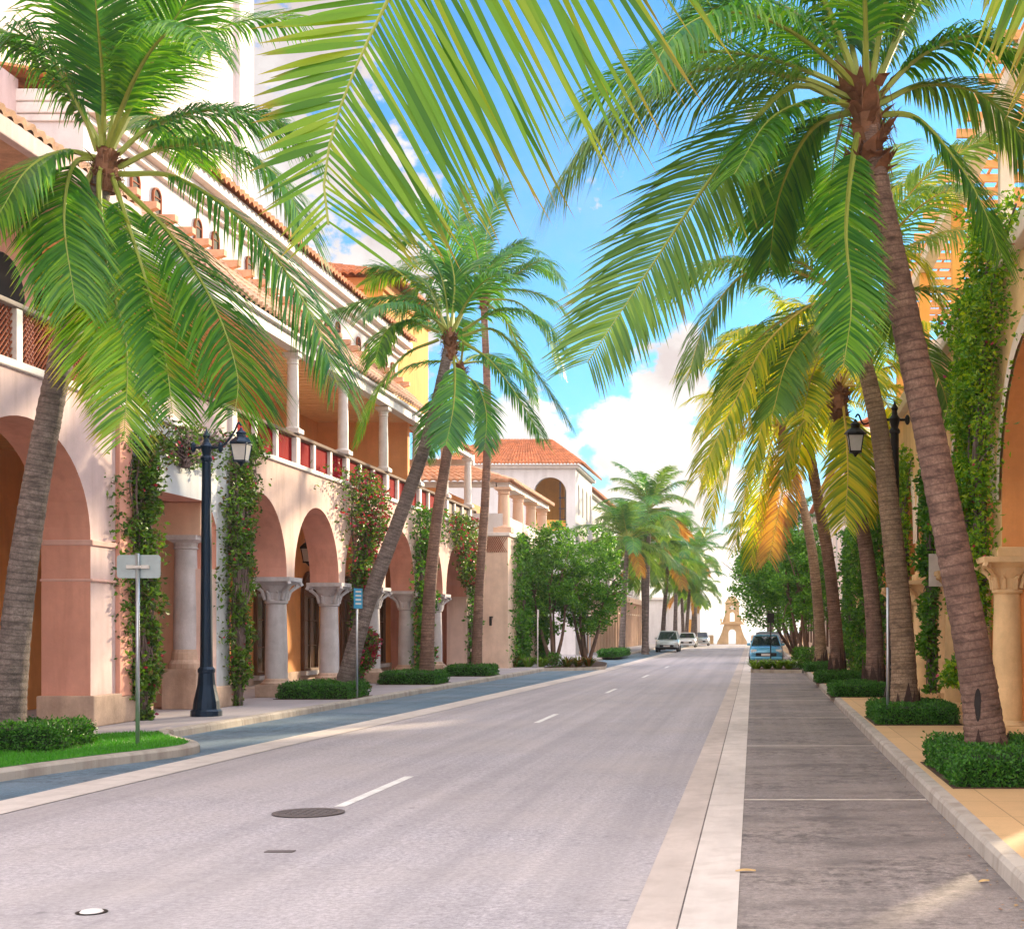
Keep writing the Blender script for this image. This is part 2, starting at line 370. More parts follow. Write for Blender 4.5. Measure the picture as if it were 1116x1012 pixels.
M_LIME = leafmat('lime bedding leaves', [(0.10, 0.26, 0.015), (0.28, 0.42, 0.03), (0.16, 0.30, 0.02)], None, .4)
M_CORE = plain('hedge twig core', (0.012, 0.03, 0.008), .95)
M_SOIL = stucco('planting soil', (0.09, 0.055, 0.035), .3, scale=4)
M_GRASS = leafmat('grass blades', [(0.05, 0.26, 0.012), (0.08, 0.34, 0.015), (0.11, 0.38, 0.03)], None, .35)
M_GRASSB = plain('turf soil', (0.045, 0.22, 0.012), .95, var=.3)

# ------------------------------------------------------------------ ground, road, kerbs
struct(MB().box(-600, 600, -60, 178, -.6, -.03).build('ground', M_GROUND))
m, nt, out = newmat('sea water'); p = N(nt, 'ShaderNodeBsdfPrincipled'); p.inputs['Base Color'].default_value = (.10, .22, .26, 1); p.inputs['Roughness'].default_value = .15
L(nt, bump(nt, noisetex(nt, coords(nt, (1, .3, 1)), .5, 5), .5, .2), p.inputs['Normal']); L(nt, p.outputs[0], out.inputs[0])
struct(MB().box(-3000, 3000, 178.2, 3000, -2, -.8).build('sea', m))
GL = [(-10, -8.2), (8, -7.85), (14.5, -7.65), (23, -7.5), (33, -7.1), (61, -6.35), (100, -6.1), (166, -6.0)]       # road edge of the left gutter
KR = [(-10, 1.82), (8, 1.87), (15.7, 1.92), (35, 2.03), (64, 2.14), (166, 2.2)]
KL = [(-10, -10.6), (8, -10.4), (23, -10.05), (35, -9.72), (58, -9.2), (100, -8.7), (166, -8.4)]       # left kerb
kr = lambda y: lerp(KR, y)
def lerp(tab, y):
    for (a, u), (b, v) in zip(tab, tab[1:]):
        if y <= b: return u+(v-u)*(y-a)/(b-a)
    return tab[-1][1]
def strip(f0, f1, y0, y1, z, n=60):
    b = MB()
    idx = []
    for i in range(n+1):
        y = y0+(y1-y0)*i/n; idx.append((b.vert((f0(y), y, z)), b.vert((f1(y), y, z))))
    for a, c in zip(idx, idx[1:]): b.face(a[0], a[1], c[1], c[0])
    return b
gl = lambda y: lerp(GL, y)
kl = lambda y: lerp(KL, y)
struct(strip(lambda y: gl(y)-.65, lambda y: -.79, -10, 168, 0.0).build('road', M_ROAD))
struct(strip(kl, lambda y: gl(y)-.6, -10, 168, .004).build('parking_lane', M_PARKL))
struct(strip(lambda y: gl(y)-.62, gl, -10, 166, .008).build('gutter', M_GUT2))
struct(strip(lambda y: -.80, lambda y: -.487, -10, 166, .008).build('gutter', M_GUT))
struct(strip(lambda y: -.475, lambda y: -.104, -10, 166, .008).build('gutter', M_GUT2))
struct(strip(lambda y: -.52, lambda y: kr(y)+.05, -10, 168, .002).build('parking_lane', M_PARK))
def kerb_line(fx, side, y0, y1, name='kerb', w=.16, seg=1.52):
    b = MB(); y = y0
    while y < y1:
        ye = min(y+seg-.012, y1)
        a0, a1 = fx(y), fx(ye)
        pr = [(0.0, -.02), (0.012, .11), (.04, .147), (w, .153)]
        r0 = [(a0+side*u, y, z) for u, z in pr]; r1 = [(a1+side*u, ye, z) for u, z in pr]
        b.rings([r0, r1], closed=False)
        b.poly([r0[0], r0[1], r0[2], r0[3], (a0+side*w, y, -.02)])
        y += seg
    return struct(b.build(name, M_KERB))
kerb_line(kr, 1, -5, 59.8); kerb_line(kr, 1, 72, 160)
kerb_line(kl, -1, 24.6, 62.5); kerb_line(kl, -1, 78, 160)
struct(strip(lambda y: kr(y)+.158, lambda y: 8.2, -10, 168, .15).build('sidewalk', M_WALKR))
struct(strip(lambda y: -16.5, lambda y: kl(y)-.158, -10, 168, .148).build('sidewalk', M_WALKL))
# painted dashes and stall joints
b = MB()
def flat(b, x0, x1, y0, y1, z): b.quad((x0, y0, z), (x1, y0, z), (x1, y1, z), (x0, y1, z))
for y0, y1 in ((15.1, 18.2), (28.5, 31.4), (41.5, 44.5), (54.5, 57.5), (67.5, 70.5)):
    o = MB(); flat(o, -4.52+.004*y0, -4.40+.004*y0, y0, y1, .004); struct(o.build('road_marking', M_PAINT))
for y in (15.7, 22.9, 30.05, 37.2, 44.4, 51.5):
    o = MB(); flat(o, -.10, kr(y)-.01, y-.05, y+.05, .0065); struct(o.build('parking_marking', stucco('worn joint', (.70, .62, .54), .2, scale=6, stain=.6)))
o = MB(); flat(o, -7.2, -.8, 47.6, 47.9, .004); struct(o.build('road_marking', stucco('worn paint', (.50, .46, .45), .2, scale=5, stain=.6)))
# left bulb-out with grass
NOSE = [(-14.8, 12.0), (-9.75, 12.0), (-9.62, 14), (-9.45, 16), (-9.25, 17.8), (-8.92, 19.3), (-8.58, 20.4), (-8.42, 21.1), (-8.45, 21.7), (-8.75, 22.3), (-9.4, 23.2), (-10.03, 24.4), (-10.2, 25.2)]
nose = [(p.x, p.y) for p in catmull([(x, y, 0) for x, y in NOSE[1:]], 44)]
b = MB(); b.rings([[(x, y, z) for x, y in nose] for z in (-.02, .11)], closed=False)
inn = []
for i, (x, y) in enumerate(nose):
    a = Vector(nose[max(i-1, 0)]); c = Vector(nose[min(i+1, len(nose)-1)]); t = (c-a).normalized(); inn.append((x-t.y*.03, y+t.x*.03, -t.y, t.x))
b.rings([[(x, y, .11) for x, y in nose], [(q[0], q[1], .146) for q in inn], [(q[0]+q[2]*.14, q[1]+q[3]*.14, .152) for q in inn]], closed=False)
struct(b.build('kerb', M_KERB, smooth=True))
turf = [(q[0]+q[2]*.135, q[1]+q[3]*.135) for q in inn if q[1] < 24.1]
edge = turf+[(-10.35, 23.9), (-11.0, 23.0), (-11.2, 12.0)]
b = MB(); b.poly([(x, y, .156) for x, y in edge]); struct(b.build('turf', M_GRASSB))
def inpoly(x, y, P):
    c = False
    for (x1, y1), (x2, y2) in zip(P, P[1:]+P[:1]):
        if (y1 > y) != (y2 > y) and x < (x2-x1)*(y-y1)/(y2-y1)+x1: c = not c
    return c
b = MB(); k = 0
while k < 16000:
    x, y = random.uniform(-11.2, -8.4), random.uniform(15, 24.2)
    if not inpoly(x, y, edge): continue
    k += 1; h = random.uniform(.025, .055); a = random.uniform(0, pi); w = .006
    b.face(b.vert((x-w*cos(a), y-w*sin(a), .155)), b.vert((x+w*cos(a), y+w*sin(a), .155)), b.vert((x+random.gauss(0, .018), y+random.gauss(0, .018), .156+h)))
o = b.build('lawn_grass', M_GRASS); o['kind'] = 'stuff'; o['label'] = 'short bright green grass on the kerbed traffic nose'

# manhole, drain slot, road reflector
man = thing('manhole_cover', 'round iron manhole cover in the road beside the nearest white dash', 'manhole', (-4.56, 14.58, .004)); man.scale = (.86, .86, 1)
MB().lathe([(.34, .0), (.42, .006), (.42, .010), (.36, .012), (.34, .008)], 0, 0, 32, False).build('ring', plain('worn iron', (.16, .13, .12), .6, .4), man, world=False)
b = MB(); b.lathe([(.335, .004), (.335, .006)], 0, 0, 32)
for i in range(-3, 4):
    for j in range(-3, 4):
        if i*i+j*j < 11: b.box(i*.09-.03, i*.09+.03, j*.09-.03, j*.09+.03, .006, .012)
b.build('lid', plain('dark worn iron', (.15, .125, .12), .7, .3), man, world=False)
cv = MB(); cv.box(-4.14, -3.90, 12.03, 12.13, .003, .008); tag(cv.build('valve_cover', plain('dark worn iron', (.15, .125, .12), .7, .3)), 'narrow dark iron slot cover below the manhole in the road', 'valve cover')
rm = thing('road_marker', 'small white raised road marker at the bottom left of the road', 'road marker', (-4.42, 9.5, .004)); rm.scale = (.68, .68, 1)
MB().lathe([(.115, 0), (.10, .012), (.03, .022)], 0, 0, 14).build('stud', M_TRIM, rm, world=False)
MB().lathe([(.15, 0), (.15, .003)], 0, 0, 16).build('base', M_IRON2, rm, world=False)

# ------------------------------------------------------------------ foliage helpers
def leaf(b, p, s, asp=.45, up=.35):
    d = Vector((random.gauss(0, 1), random.gauss(0, 1), random.gauss(up, .8))).normalized()
    n = d.cross(Vector((random.gauss(0, 1), random.gauss(0, 1), random.gauss(0, 1))))
    if n.length < 1e-3: return
    n.normalize(); w = n*s*asp
    m = p+d*s*.5
    q = d.cross(n)*s*.12
    a, r, t, l = b.vert(p), b.vert(m+w*.5-q), b.vert(p+d*s), b.vert(m-w*.5-q)
    b.face(a, r, t, l)
HEDGE = {}
def hedge(lx, ly, lz, n, s=.035):
    key = (lx, ly, lz)
    if key in HEDGE: return HEDGE[key]
    b = MB(); c = MB()
    for _ in range(n):
        f = random.random(); x, y, z = random.uniform(-.5, .5), random.uniform(-.5, .5), random.random()
        if f < .42: z = 1
        elif f < .62: y = -.5
        elif f < .72: y = .5
        elif f < .86: x = -.5
        else: x = .5
        P = Vector((x*lx, y*ly, z*lz))
        rr = .07
        # round the edges and make the clipping uneven
        ex = max(0, abs(P.x)-(lx/2-rr)); ey = max(0, abs(P.y)-(ly/2-rr)); ez = max(0, P.z-(lz-rr))
        if ez > 0 and (ex > 0 or ey > 0): P.z -= .03; P.x *= .97; P.y *= .97
        w = noise.noise(Vector((P.x*2.1+lx, P.y*2.1, P.z*2.5)))*.07
        P += Vector((x*w*2, y*w*2, w if z == 1 else 0))
        P += Vector((random.gauss(0, .012), random.gauss(0, .012), random.gauss(0, .012)))
        if random.random() < .05: P += Vector((x, y, .7*z)).normalized()*random.uniform(.02, .06)
        leaf(b, P, s*random.uniform(.6, 1.7), .5, .5)
    c.box(-lx/2+.05, lx/2-.05, -ly/2+.05, ly/2-.05, 0, lz-.05)
    HEDGE[key] = (b, c); return HEDGE[key]
HSRC = {}
def put_hedge(label, x, y, dims, n, s, group='clipped hedges round the palm bases', cat='hedge'):
    if dims in HSRC: r = copy_tree(HSRC[dims]); r.location = (x, y, .15); r['label'] = label; return r
    r = thing('box_hedge', label, cat, (x, y, .15), group)
    b, c = hedge(dims[0], dims[1], dims[2], n, s)
    p_ = MB(); p_.box(-dims[0]/2-.07, dims[0]/2+.07, -dims[1]/2-.07, dims[1]/2+.07, 0, .012); p_.build('soil', M_SOIL, r, world=False)
    b.build('foliage', M_HEDGE, r, world=False); c.build('stems', M_CORE, r, world=False)
    HSRC[dims] = r; return r
put_hedge('low clipped hedge round the nearest right palm at the edge of the tan walkway', 3.12, 17.0, (1.75, 2.9, .36), 16000, .038)
put_hedge('low clipped hedge round the tan palm beside the slim steel pole', 2.98, 26.8, (1.45, 2.4, .34), 9000, .042)
put_hedge('small low hedge on the tan walkway at the foot of the curving third palm', 2.72, 36.9, (1.4, 2.0, .32), 5500, .05)
put_hedge('small low hedge at the foot of the right palm with torn boot', 2.74, 45.9, (1.4, 2.0, .32), 0, 0)
put_hedge('small low hedge at the foot of the farthest right leaning palm', 2.8, 57.6, (1.4, 2.0, .32), 0, 0)
put_hedge('dark clipped hedge on the grass round the leftmost palm', -10.85, 20.7, (1.9, 1.4, .36), 9000, .042)
put_hedge('clipped hedge round the leaning left palm and the blue sign pole', -10.80, 35.8, (1.75, 1.9, .37), 7000, .048)
put_hedge('clipped hedge round the upright left palm beyond the leaning one', -10.68, 44.8, (1.75, 1.9, .37), 0, 0)
put_hedge('clipped hedge at the foot of the slim left palm before the stone pavilion', -10.35, 52.3, (1.6, 2.0, .37), 5000, .055)
put_hedge('long low hedge under the far left palms by the white building', -8.6, 88.0, (1.2, 8, .40), 4000, .09)

# ------------------------------------------------------------------ palms
def frond_mesh(P, n, mleaf, mr, leafl=1.0, w=.045, g=.7, roll=0.0, seg=3, start=.16, S0=None, fwd=.55, lift=.15, jit=1.0, ls=(1.0, 1.0), tap=.5):
    pts = catmull(P, 104); acc = [0.0]
    for a, c in zip(pts, pts[1:]): acc.append(acc[-1]+(c-a).length)
    res = []; k = 0
    for i in range(27):                                  # even steps along the stalk
        d = acc[-1]*i/26
        while k < 103 and acc[k+1] < d: k += 1
        res.append(pts[k].lerp(pts[k+1], min(1, (d-acc[k])/max(1e-6, acc[k+1]-acc[k]))))
    pts = res
    R = pts[-1]-pts[0]; R.z = 0
    if R.length < .05: R = Vector((0, -1, 0))
    Sv = S0.normalized() if S0 else UP.cross(R).normalized()
    b = MB(); rr = [max(.006, .045*(1-i/26)**1.1) for i in range(27)]
    b.m = 1; b.tube(pts, rr, 5); b.m = 0
    Lr = sum((pts[i+1]-pts[i]).length for i in range(26))
    for i in range(n):
        t = start+(1-start)*(i+.5)/n
        k = min(int(t*26), 25); u = t*26-k
        p = pts[k].lerp(pts[k+1], u); T = (pts[k+1]-pts[k]).normalized()
        Nn = T.cross(Sv)
        if Nn.length < .1: Nn = UP.copy()
        Nn.normalize()
        if Nn.z < 0 and not S0: Nn = -Nn
        Sd = Nn.cross(T).normalized()
        prof = min(1, .45+2.6*(t-start))*(1 if t < .6 else 1-tap*((t-.6)/.4)**(1.8 if tap < .6 else 1.0))
        for sd in (-1, 1):
            l = leafl*prof*random.uniform(.80, 1.08)*ls[sd > 0]
            if random.random() < .03*jit: continue
            f = fwd+.55*t+random.gauss(0, .05*jit)
            a = Sd*sd*cos(roll)+Nn*sin(roll)*sd
            d = (a+T*f+Nn*(lift+random.gauss(0, .07*jit))).normalized()
            gg = g*random.uniform(.75, 1.3)
            wd = w*random.uniform(.8, 1.15)*(.55 if t > .93 else 1)
            q = p.copy(); prev = None; hl = l/seg
            side = d.cross(Nn).normalized()
            for j in range(seg+1):
                x = j/seg; ww = wd*(.55+1.2*x if x < .35 else (1.0 if x < .5 else max(0.0, 1-((x-.5)/.5)**1.4)))*.5
                if j == seg:
                    c = b.vert(q, 1.0); b.face(prev[0], prev[1], c)
                else:
                    # leaflets keep a slight fold round their midrib
                    cur = (b.vert(q+side*ww, x), b.vert(q-side*ww, x))
                    if prev: b.face(prev[0], prev[1], cur[1], cur[0])
                    prev = cur
                dd = (d*(1-.25*x*gg)+Vector((0, 0, -1))*gg*(x+.5/seg)**1.2).normalized()
                q = q+dd*hl
                side = (side-dd*side.dot(dd)).normalized()
    return b, (mleaf, mr)
def trunk(root, P, r0, r1, mat, ring=.085, ns=18, flare=1.35):
    pts = catmull(P, 40)
    Lt = sum((pts[i+1]-pts[i]).length for i in range(40)); n = max(30, int(Lt/ring))
    pts = catmull(P, n*3)
    b = MB(); rs = []
    for i, p in enumerate(pts):
        t = i/(n*3); r = r0+(r1-r0)*t**.8
        r *= 1+(flare-1)*math.exp(-t*Lt/.45)
        ph = i % 3; r *= (1.010, 1.0, .988)[ph]*(1+.022*noise.noise(Vector((i//3*.83, 3.1, 0))))
        T = (pts[min(i+1, len(pts)-1)]-pts[max(i-1, 0)]).normalized()
        a = T.cross(Vector((0, 1, 0))).normalized(); c = T.cross(a)
        ring_ = []
        for k in range(ns):
            an = 2*pi*k/ns; w = 1+.05*noise.noise(Vector((cos(an)*1.3+i*.37, sin(an)*1.3, t*Lt*1.7)))+.035*noise.noise(Vector((cos(an)*3, sin(an)*3, i*.9)))
            ring_.append(p+a*(r*w*cos(an))+c*(r*w*sin(an))+T*(.012*noise.noise(Vector((cos(an)*.8, sin(an)*.8, (i//3)*.9)))+.035*noise.noise(Vector(((i//3)*1.7, 0, 4)))))
        rs.append(ring_)
    base = len(b.v)
    b.rings(rs, True, False, True)
    for i in range(len(rs)):
        for k in range(ns): b.at[base+i*ns+k] = 1.0 if i % 3 == 2 else (0.1 if i % 3 == 1 else 0.0)
    return b.build('trunk', mat, root, smooth=True, along=True)
def boot(root, c, r, T=None, s=1.0):
    """frayed fibre sheaths and old leaf bases below the fronds"""
    b = MB(); T = T or UP
    for k in range(70):
        a = k*2.4+random.uniform(-.3, .3); h = random.uniform(-.62, .30)*s
        out = Vector((cos(a), sin(a), 0)); tan = Vector((-sin(a), cos(a), 0))
        p = c+T*h+out*r*(.75+.5*(h/s+.62))
        l = random.uniform(.16, .36)*s; w = random.uniform(.035, .085)*s
        d = (out*random.uniform(.25, .9)+UP*random.uniform(.4, 1.0)).normalized()
        q = p+d*l*.55+out*.02; e = p+d*l+out*random.uniform(0, .10)-UP*random.uniform(0, .10)+tan*random.gauss(0, .05)
        i = [b.vert(p+tan*w), b.vert(p-tan*w), b.vert(q-tan*w*.9), b.vert(q+tan*w*.9), b.vert(e)]
        b.face(i[0], i[1], i[2], i[3]); b.face(i[3], i[2], i[4])
    for k in range(40):
        a = random.uniform(0, 6.3); out = Vector((cos(a), sin(a), 0)); p = c+UP*random.uniform(-.5, .3)*s+out*r*1.1
        b.tube([p, p+out*.10*s+UP*.03, p+out*.16*s-UP*random.uniform(.05, .25)*s], [.008, .006, .003], 4)
    b.lathe([(r*.9, c.z-.6*s), (r*1.12, c.z-.2*s), (r*1.05, c.z+.2*s), (r*.5, c.z+.5*s), (r*.1, c.z+.62*s)], c.x, c.y, 12)
    return b.build('crown_fibre', M_BOOT, root)
def rand_frond_pts(c, az, el, Lf, droop, n=7):
    pts = [c]; p = c.copy(); e = el
    for i in range(n):
        p = p+Vector((cos(az)*cos(e), sin(az)*cos(e), sin(e)))*Lf/n; e -= droop/n*(.5+i/(n-1)); pts.append(p.copy())
    return pts
def px_frond(pts, Y, dy):               # pts: picture positions along the stalk, dy: how far the tip comes nearer (-) or farther (+)
    n = len(pts)-1
    return [PX(x, y, Y+dy*(i/n)**1.2) for i, (x, y) in enumerate(pts)]
GP = 'coconut palms lining the street'

def hero_palm(label, base, crown, mids, r0, r1, bark, leafm, rach, fr, nrand, Lf, det, leafl, w, seed, g=.75, boot_s=1.0, elr=(75, -35), skip=None):
    random.seed(seed)
    root = thing('palm_tree', label, 'palm tree', base, GP)
    base = Vector(base); crown = Vector(crown)
    trunk(root, [base-Vector((0, 0, .05))]+[Vector(q) for q in mids]+[crown], r0, r1, bark)
    boot(root, crown-Vector((0, 0, .05)), r1*1.05, None, boot_s)
    for f in fr:
        P, opt = f[0], dict(f[1])
        m = opt.pop('mat', leafm)
        b, ms = frond_mesh(P, opt.pop('n', det), m, rach, opt.pop('leafl', leafl), opt.pop('w', w), opt.pop('g', g), **opt)
        b.build('frond', ms, root, along=True)
    az0 = random.uniform(0, 6)
    for k in range(nrand):
        az = az0+k*2.399; t = (k+.5)/nrand
        el = radians(elr[0]+(elr[1]-elr[0])*t)+random.gauss(0, .08)
        if skip and skip(az % (2*pi), el): continue
        L_ = Lf*random.uniform(.85, 1.08); dr = radians(random.uniform(65, 105)) if el > -.2 else radians(35)
        P = rand_frond_pts(crown+Vector((cos(az), sin(az), 0))*.08+UP*.25, az, el, L_, dr)
        b, ms = frond_mesh(P, int(det*.8), leafm, rach, leafl*random.uniform(.85, 1.05), w*1.1, g*random.uniform(.8, 1.25), seg=3)
        b.build('frond', ms, root, along=True)
    return root

# nearest palm on the right
Y = 17.35; C = PX(945, 118, Y)
fr = [
 (px_frond([(938,112),(868,84),(765,76),(668,125),(604,205)], Y, -1.2), dict(mat=M_LEAFO, leafl=1.6, g=1.6, n=165)),
 (px_frond([(930,118),(862,95),(782,185),(700,305),(640,395)], Y, -2.2), dict(mat=M_LEAFO, leafl=1.25, g=.45, S0=Vector((.72, -.35, -.60)), lift=0, n=120, w=.042, ls=(1.0, .85))),
 (px_frond([(940,130),(930,170),(922,250),(928,330),(920,395)], Y, -1.6), dict(mat=M_LEAFG, leafl=.75, g=.4)),
 (px_frond([(955,125),(1000,130),(1048,185),(1075,235),(1090,280)], Y, -1.0), dict(mat=M_LEAFG, leafl=.85, g=.9)),
 (px_frond([(935,110),(900,62),(845,22),(780,8),(720,60)], Y, 1.0), dict(mat=M_LEAFD, leafl=1.0, g=1.3)),
 (px_frond([(938,105),(915,45),(880,-20),(810,-60),(740,-20)], Y, .5), dict(mat=M_LEAFD, leafl=1.0, g=1.3)),
 (px_frond([(944,104),(940,40),(925,-40),(880,-110)], Y, .6), dict(mat=M_LEAFD, leafl=1.0, g=1.2)),
 (px_frond([(950,105),(975,40),(1000,-20),(1060,-70)], Y, -.3), dict(mat=M_LEAFG, leafl=1.0, g=1.0)),
 (px_frond([(955,108),(1005,60),(1070,40),(1150,90)], Y, -.6), dict(mat=M_LEAFG, leafl=1.0, g=1.2)),
 (px_frond([(955,115),(1010,92),(1080,110),(1140,190)], Y, .8), dict(mat=M_LEAFO, leafl=.95, g=1.1)),
 (px_frond([(935,120),(885,140),(850,210),(838,290)], Y, 1.6), dict(mat=M_LEAFD, leafl=.85, g=.8)),
 (px_frond([(935,115),(890,110),(840,130),(800,190)], Y, -2.0), dict(mat=M_LEAFG, leafl=.85, g=.8)),
]
P1 = hero_palm('tall brown palm nearest on the right with a torn scar at its foot', (2.88, 17.3, .15), C-UP*.1,
   [PX(1062, 720, 17.3), PX(1023, 520, 17.3), PX(983, 330, 17.3), PX(953, 190, 17.3)], .25, .145, M_TRB, M_LEAFG, M_RACH, fr, 13, 4.4, 130, 1.12, .035, 11, .9, 1.25, (85, 5), lambda az, el: (az < 1.0 or az > 5.3) and el < 1.1)
# scar on its foot, lying on the bark
from mathutils.bvhtree import BVHTree
tr_ = [o for o in P1.children if o.name.startswith('trunk')][0]
bv = BVHTree.FromPolygons([v.co+P1.location for v in tr_.data.vertices], [tuple(p.vertices) for p in tr_.data.polygons])
c = PX(1066, 768, 17.05); b = MB(); ctr = None; ring = []
for k in range(24):
    a = 2*pi*k/24; ex = .042*cos(a)*(1 if sin(a) > 0 else .8); ez = .20*sin(a)
    h = bv.ray_cast(Vector((c.x+ex, 15, c.z+ez)), Vector((0, 1, 0)))[0]
    if h: ring.append(h-Vector((0, .006, 0)))
b.poly(ring); b.build('bark_scar', M_DARK, P1)
def torn_base(root, base, r, h, n, seed):
    """dark split boots peeling round the foot of the trunk"""
    random.seed(seed); b = MB(); B = Vector(base)
    for k in range(n):
        a = 2*pi*k/n+random.uniform(-.2, .2); out = Vector((cos(a), sin(a), 0)); tan = Vector((-sin(a), cos(a), 0))
        w = random.uniform(.04, .10); hh = h*random.uniform(.35, 1.0); lean = random.uniform(-.03, .05)
        p0 = B+out*(r*1.32)-UP*.02; p1 = B+out*(r*1.12+lean*.4)+UP*hh*.55; p2 = B+out*(r*1.06+lean)+UP*hh+tan*random.gauss(0, .03)
        i = [b.vert(p0-tan*w), b.vert(p0+tan*w), b.vert(p1+tan*w*.8), b.vert(p1-tan*w*.8), b.vert(p2)]
        b.face(i[0], i[1], i[2], i[3]); b.face(i[3], i[2], i[4])
    return b.build('torn_boot', stucco('dark rotten boot', (.075, .042, .034), .4, scale=6, bmp=.8), root)
torn_base(P1, (2.90, 17.3, .15), .27, .55, 9, 90)

# second palm on the right (tan trunk beside the lamp)
Y = 27.3; C = PX(926, 338, Y)
fr = [
 (px_frond([(926,335),(870,285),(810,300),(770,350),(748,415)], Y, -2.0), dict(mat=M_LEAFO, g=1.1, leafl=1.2)),
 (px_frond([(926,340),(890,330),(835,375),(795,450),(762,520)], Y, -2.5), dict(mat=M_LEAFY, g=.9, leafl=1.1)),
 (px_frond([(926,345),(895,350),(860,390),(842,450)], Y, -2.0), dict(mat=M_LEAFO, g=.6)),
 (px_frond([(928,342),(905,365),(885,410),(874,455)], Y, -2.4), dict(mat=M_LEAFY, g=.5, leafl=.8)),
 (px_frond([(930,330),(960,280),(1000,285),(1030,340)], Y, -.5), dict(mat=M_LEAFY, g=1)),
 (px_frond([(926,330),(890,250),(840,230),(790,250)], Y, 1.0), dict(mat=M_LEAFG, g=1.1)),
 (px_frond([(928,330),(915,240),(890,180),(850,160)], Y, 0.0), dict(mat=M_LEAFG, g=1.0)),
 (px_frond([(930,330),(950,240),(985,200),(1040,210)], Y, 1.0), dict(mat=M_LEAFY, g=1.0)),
]
hero_palm('tan palm on the right beside the lantern post with a smooth straight trunk', (2.88, 27.0, .15), C,
   [PX(983, 690, 27.1), PX(970, 560, 27.2), PX(955, 450, 27.3)], .265, .15, M_TRT, M_LEAFO, M_RACHY, fr, 14, 4.4, 88, 1.15, .05, 12, .9, 1.2, (80, -10))
# third, curved brown trunk
Y = 37.5; C = PX(915, 432, Y)
fr = [
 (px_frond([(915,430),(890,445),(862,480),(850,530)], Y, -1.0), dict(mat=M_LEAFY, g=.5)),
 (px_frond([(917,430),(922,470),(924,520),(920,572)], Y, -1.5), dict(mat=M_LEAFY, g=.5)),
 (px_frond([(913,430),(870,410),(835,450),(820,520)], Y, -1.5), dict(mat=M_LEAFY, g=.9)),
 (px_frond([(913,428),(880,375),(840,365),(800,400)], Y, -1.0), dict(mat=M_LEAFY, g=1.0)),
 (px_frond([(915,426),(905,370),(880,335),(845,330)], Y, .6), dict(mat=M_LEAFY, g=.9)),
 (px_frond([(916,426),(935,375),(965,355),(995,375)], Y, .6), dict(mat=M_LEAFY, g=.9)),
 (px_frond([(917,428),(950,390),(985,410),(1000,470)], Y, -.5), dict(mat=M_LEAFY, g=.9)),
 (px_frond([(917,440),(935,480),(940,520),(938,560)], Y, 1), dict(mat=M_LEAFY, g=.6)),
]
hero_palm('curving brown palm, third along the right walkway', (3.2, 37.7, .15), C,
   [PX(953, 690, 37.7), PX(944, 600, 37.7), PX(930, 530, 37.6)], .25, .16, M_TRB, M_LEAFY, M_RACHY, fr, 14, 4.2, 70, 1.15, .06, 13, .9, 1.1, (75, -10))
# fourth and fifth
Y = 46.0; C = PX(872, 440, Y)
fr = [
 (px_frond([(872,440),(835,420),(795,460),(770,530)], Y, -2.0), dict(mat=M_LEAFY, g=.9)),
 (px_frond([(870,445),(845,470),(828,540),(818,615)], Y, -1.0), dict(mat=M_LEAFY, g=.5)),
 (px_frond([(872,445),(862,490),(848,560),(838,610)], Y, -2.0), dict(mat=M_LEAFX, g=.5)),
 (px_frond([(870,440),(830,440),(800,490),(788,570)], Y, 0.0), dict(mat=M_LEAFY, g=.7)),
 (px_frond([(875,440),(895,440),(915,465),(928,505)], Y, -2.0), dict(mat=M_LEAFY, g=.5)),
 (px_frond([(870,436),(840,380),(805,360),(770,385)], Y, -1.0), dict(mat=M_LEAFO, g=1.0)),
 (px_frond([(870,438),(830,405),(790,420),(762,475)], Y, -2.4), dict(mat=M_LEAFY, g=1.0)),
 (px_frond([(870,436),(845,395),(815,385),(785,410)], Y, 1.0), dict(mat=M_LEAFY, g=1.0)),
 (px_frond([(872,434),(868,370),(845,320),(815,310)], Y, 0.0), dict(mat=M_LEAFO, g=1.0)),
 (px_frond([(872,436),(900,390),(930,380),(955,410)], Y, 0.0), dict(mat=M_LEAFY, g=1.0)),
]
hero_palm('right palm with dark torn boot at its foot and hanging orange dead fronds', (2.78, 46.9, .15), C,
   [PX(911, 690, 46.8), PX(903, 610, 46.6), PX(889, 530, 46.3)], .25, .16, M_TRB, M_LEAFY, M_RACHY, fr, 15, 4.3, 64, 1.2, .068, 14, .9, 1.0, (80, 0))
Y = 57.0; C = PX(852, 470, Y)
fr = [
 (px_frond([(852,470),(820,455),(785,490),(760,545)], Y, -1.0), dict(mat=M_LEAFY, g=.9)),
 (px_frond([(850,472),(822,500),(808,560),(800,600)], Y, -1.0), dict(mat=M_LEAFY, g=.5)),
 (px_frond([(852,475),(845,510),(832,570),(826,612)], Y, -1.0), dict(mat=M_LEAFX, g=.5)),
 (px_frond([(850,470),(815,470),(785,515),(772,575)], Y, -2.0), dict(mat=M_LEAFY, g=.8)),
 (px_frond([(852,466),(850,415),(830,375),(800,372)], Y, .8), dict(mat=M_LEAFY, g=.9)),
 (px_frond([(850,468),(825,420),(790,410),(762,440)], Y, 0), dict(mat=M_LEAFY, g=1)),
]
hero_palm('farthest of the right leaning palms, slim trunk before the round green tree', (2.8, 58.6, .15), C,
   [PX(893, 680, 58.5), PX(885, 600, 58), PX(870, 530, 57.5)], .26, .15, M_TRT, M_LEAFY, M_RACHY, fr, 14, 4.4, 58, 1.2, .075, 15, .9, 1.0, (80, 0))

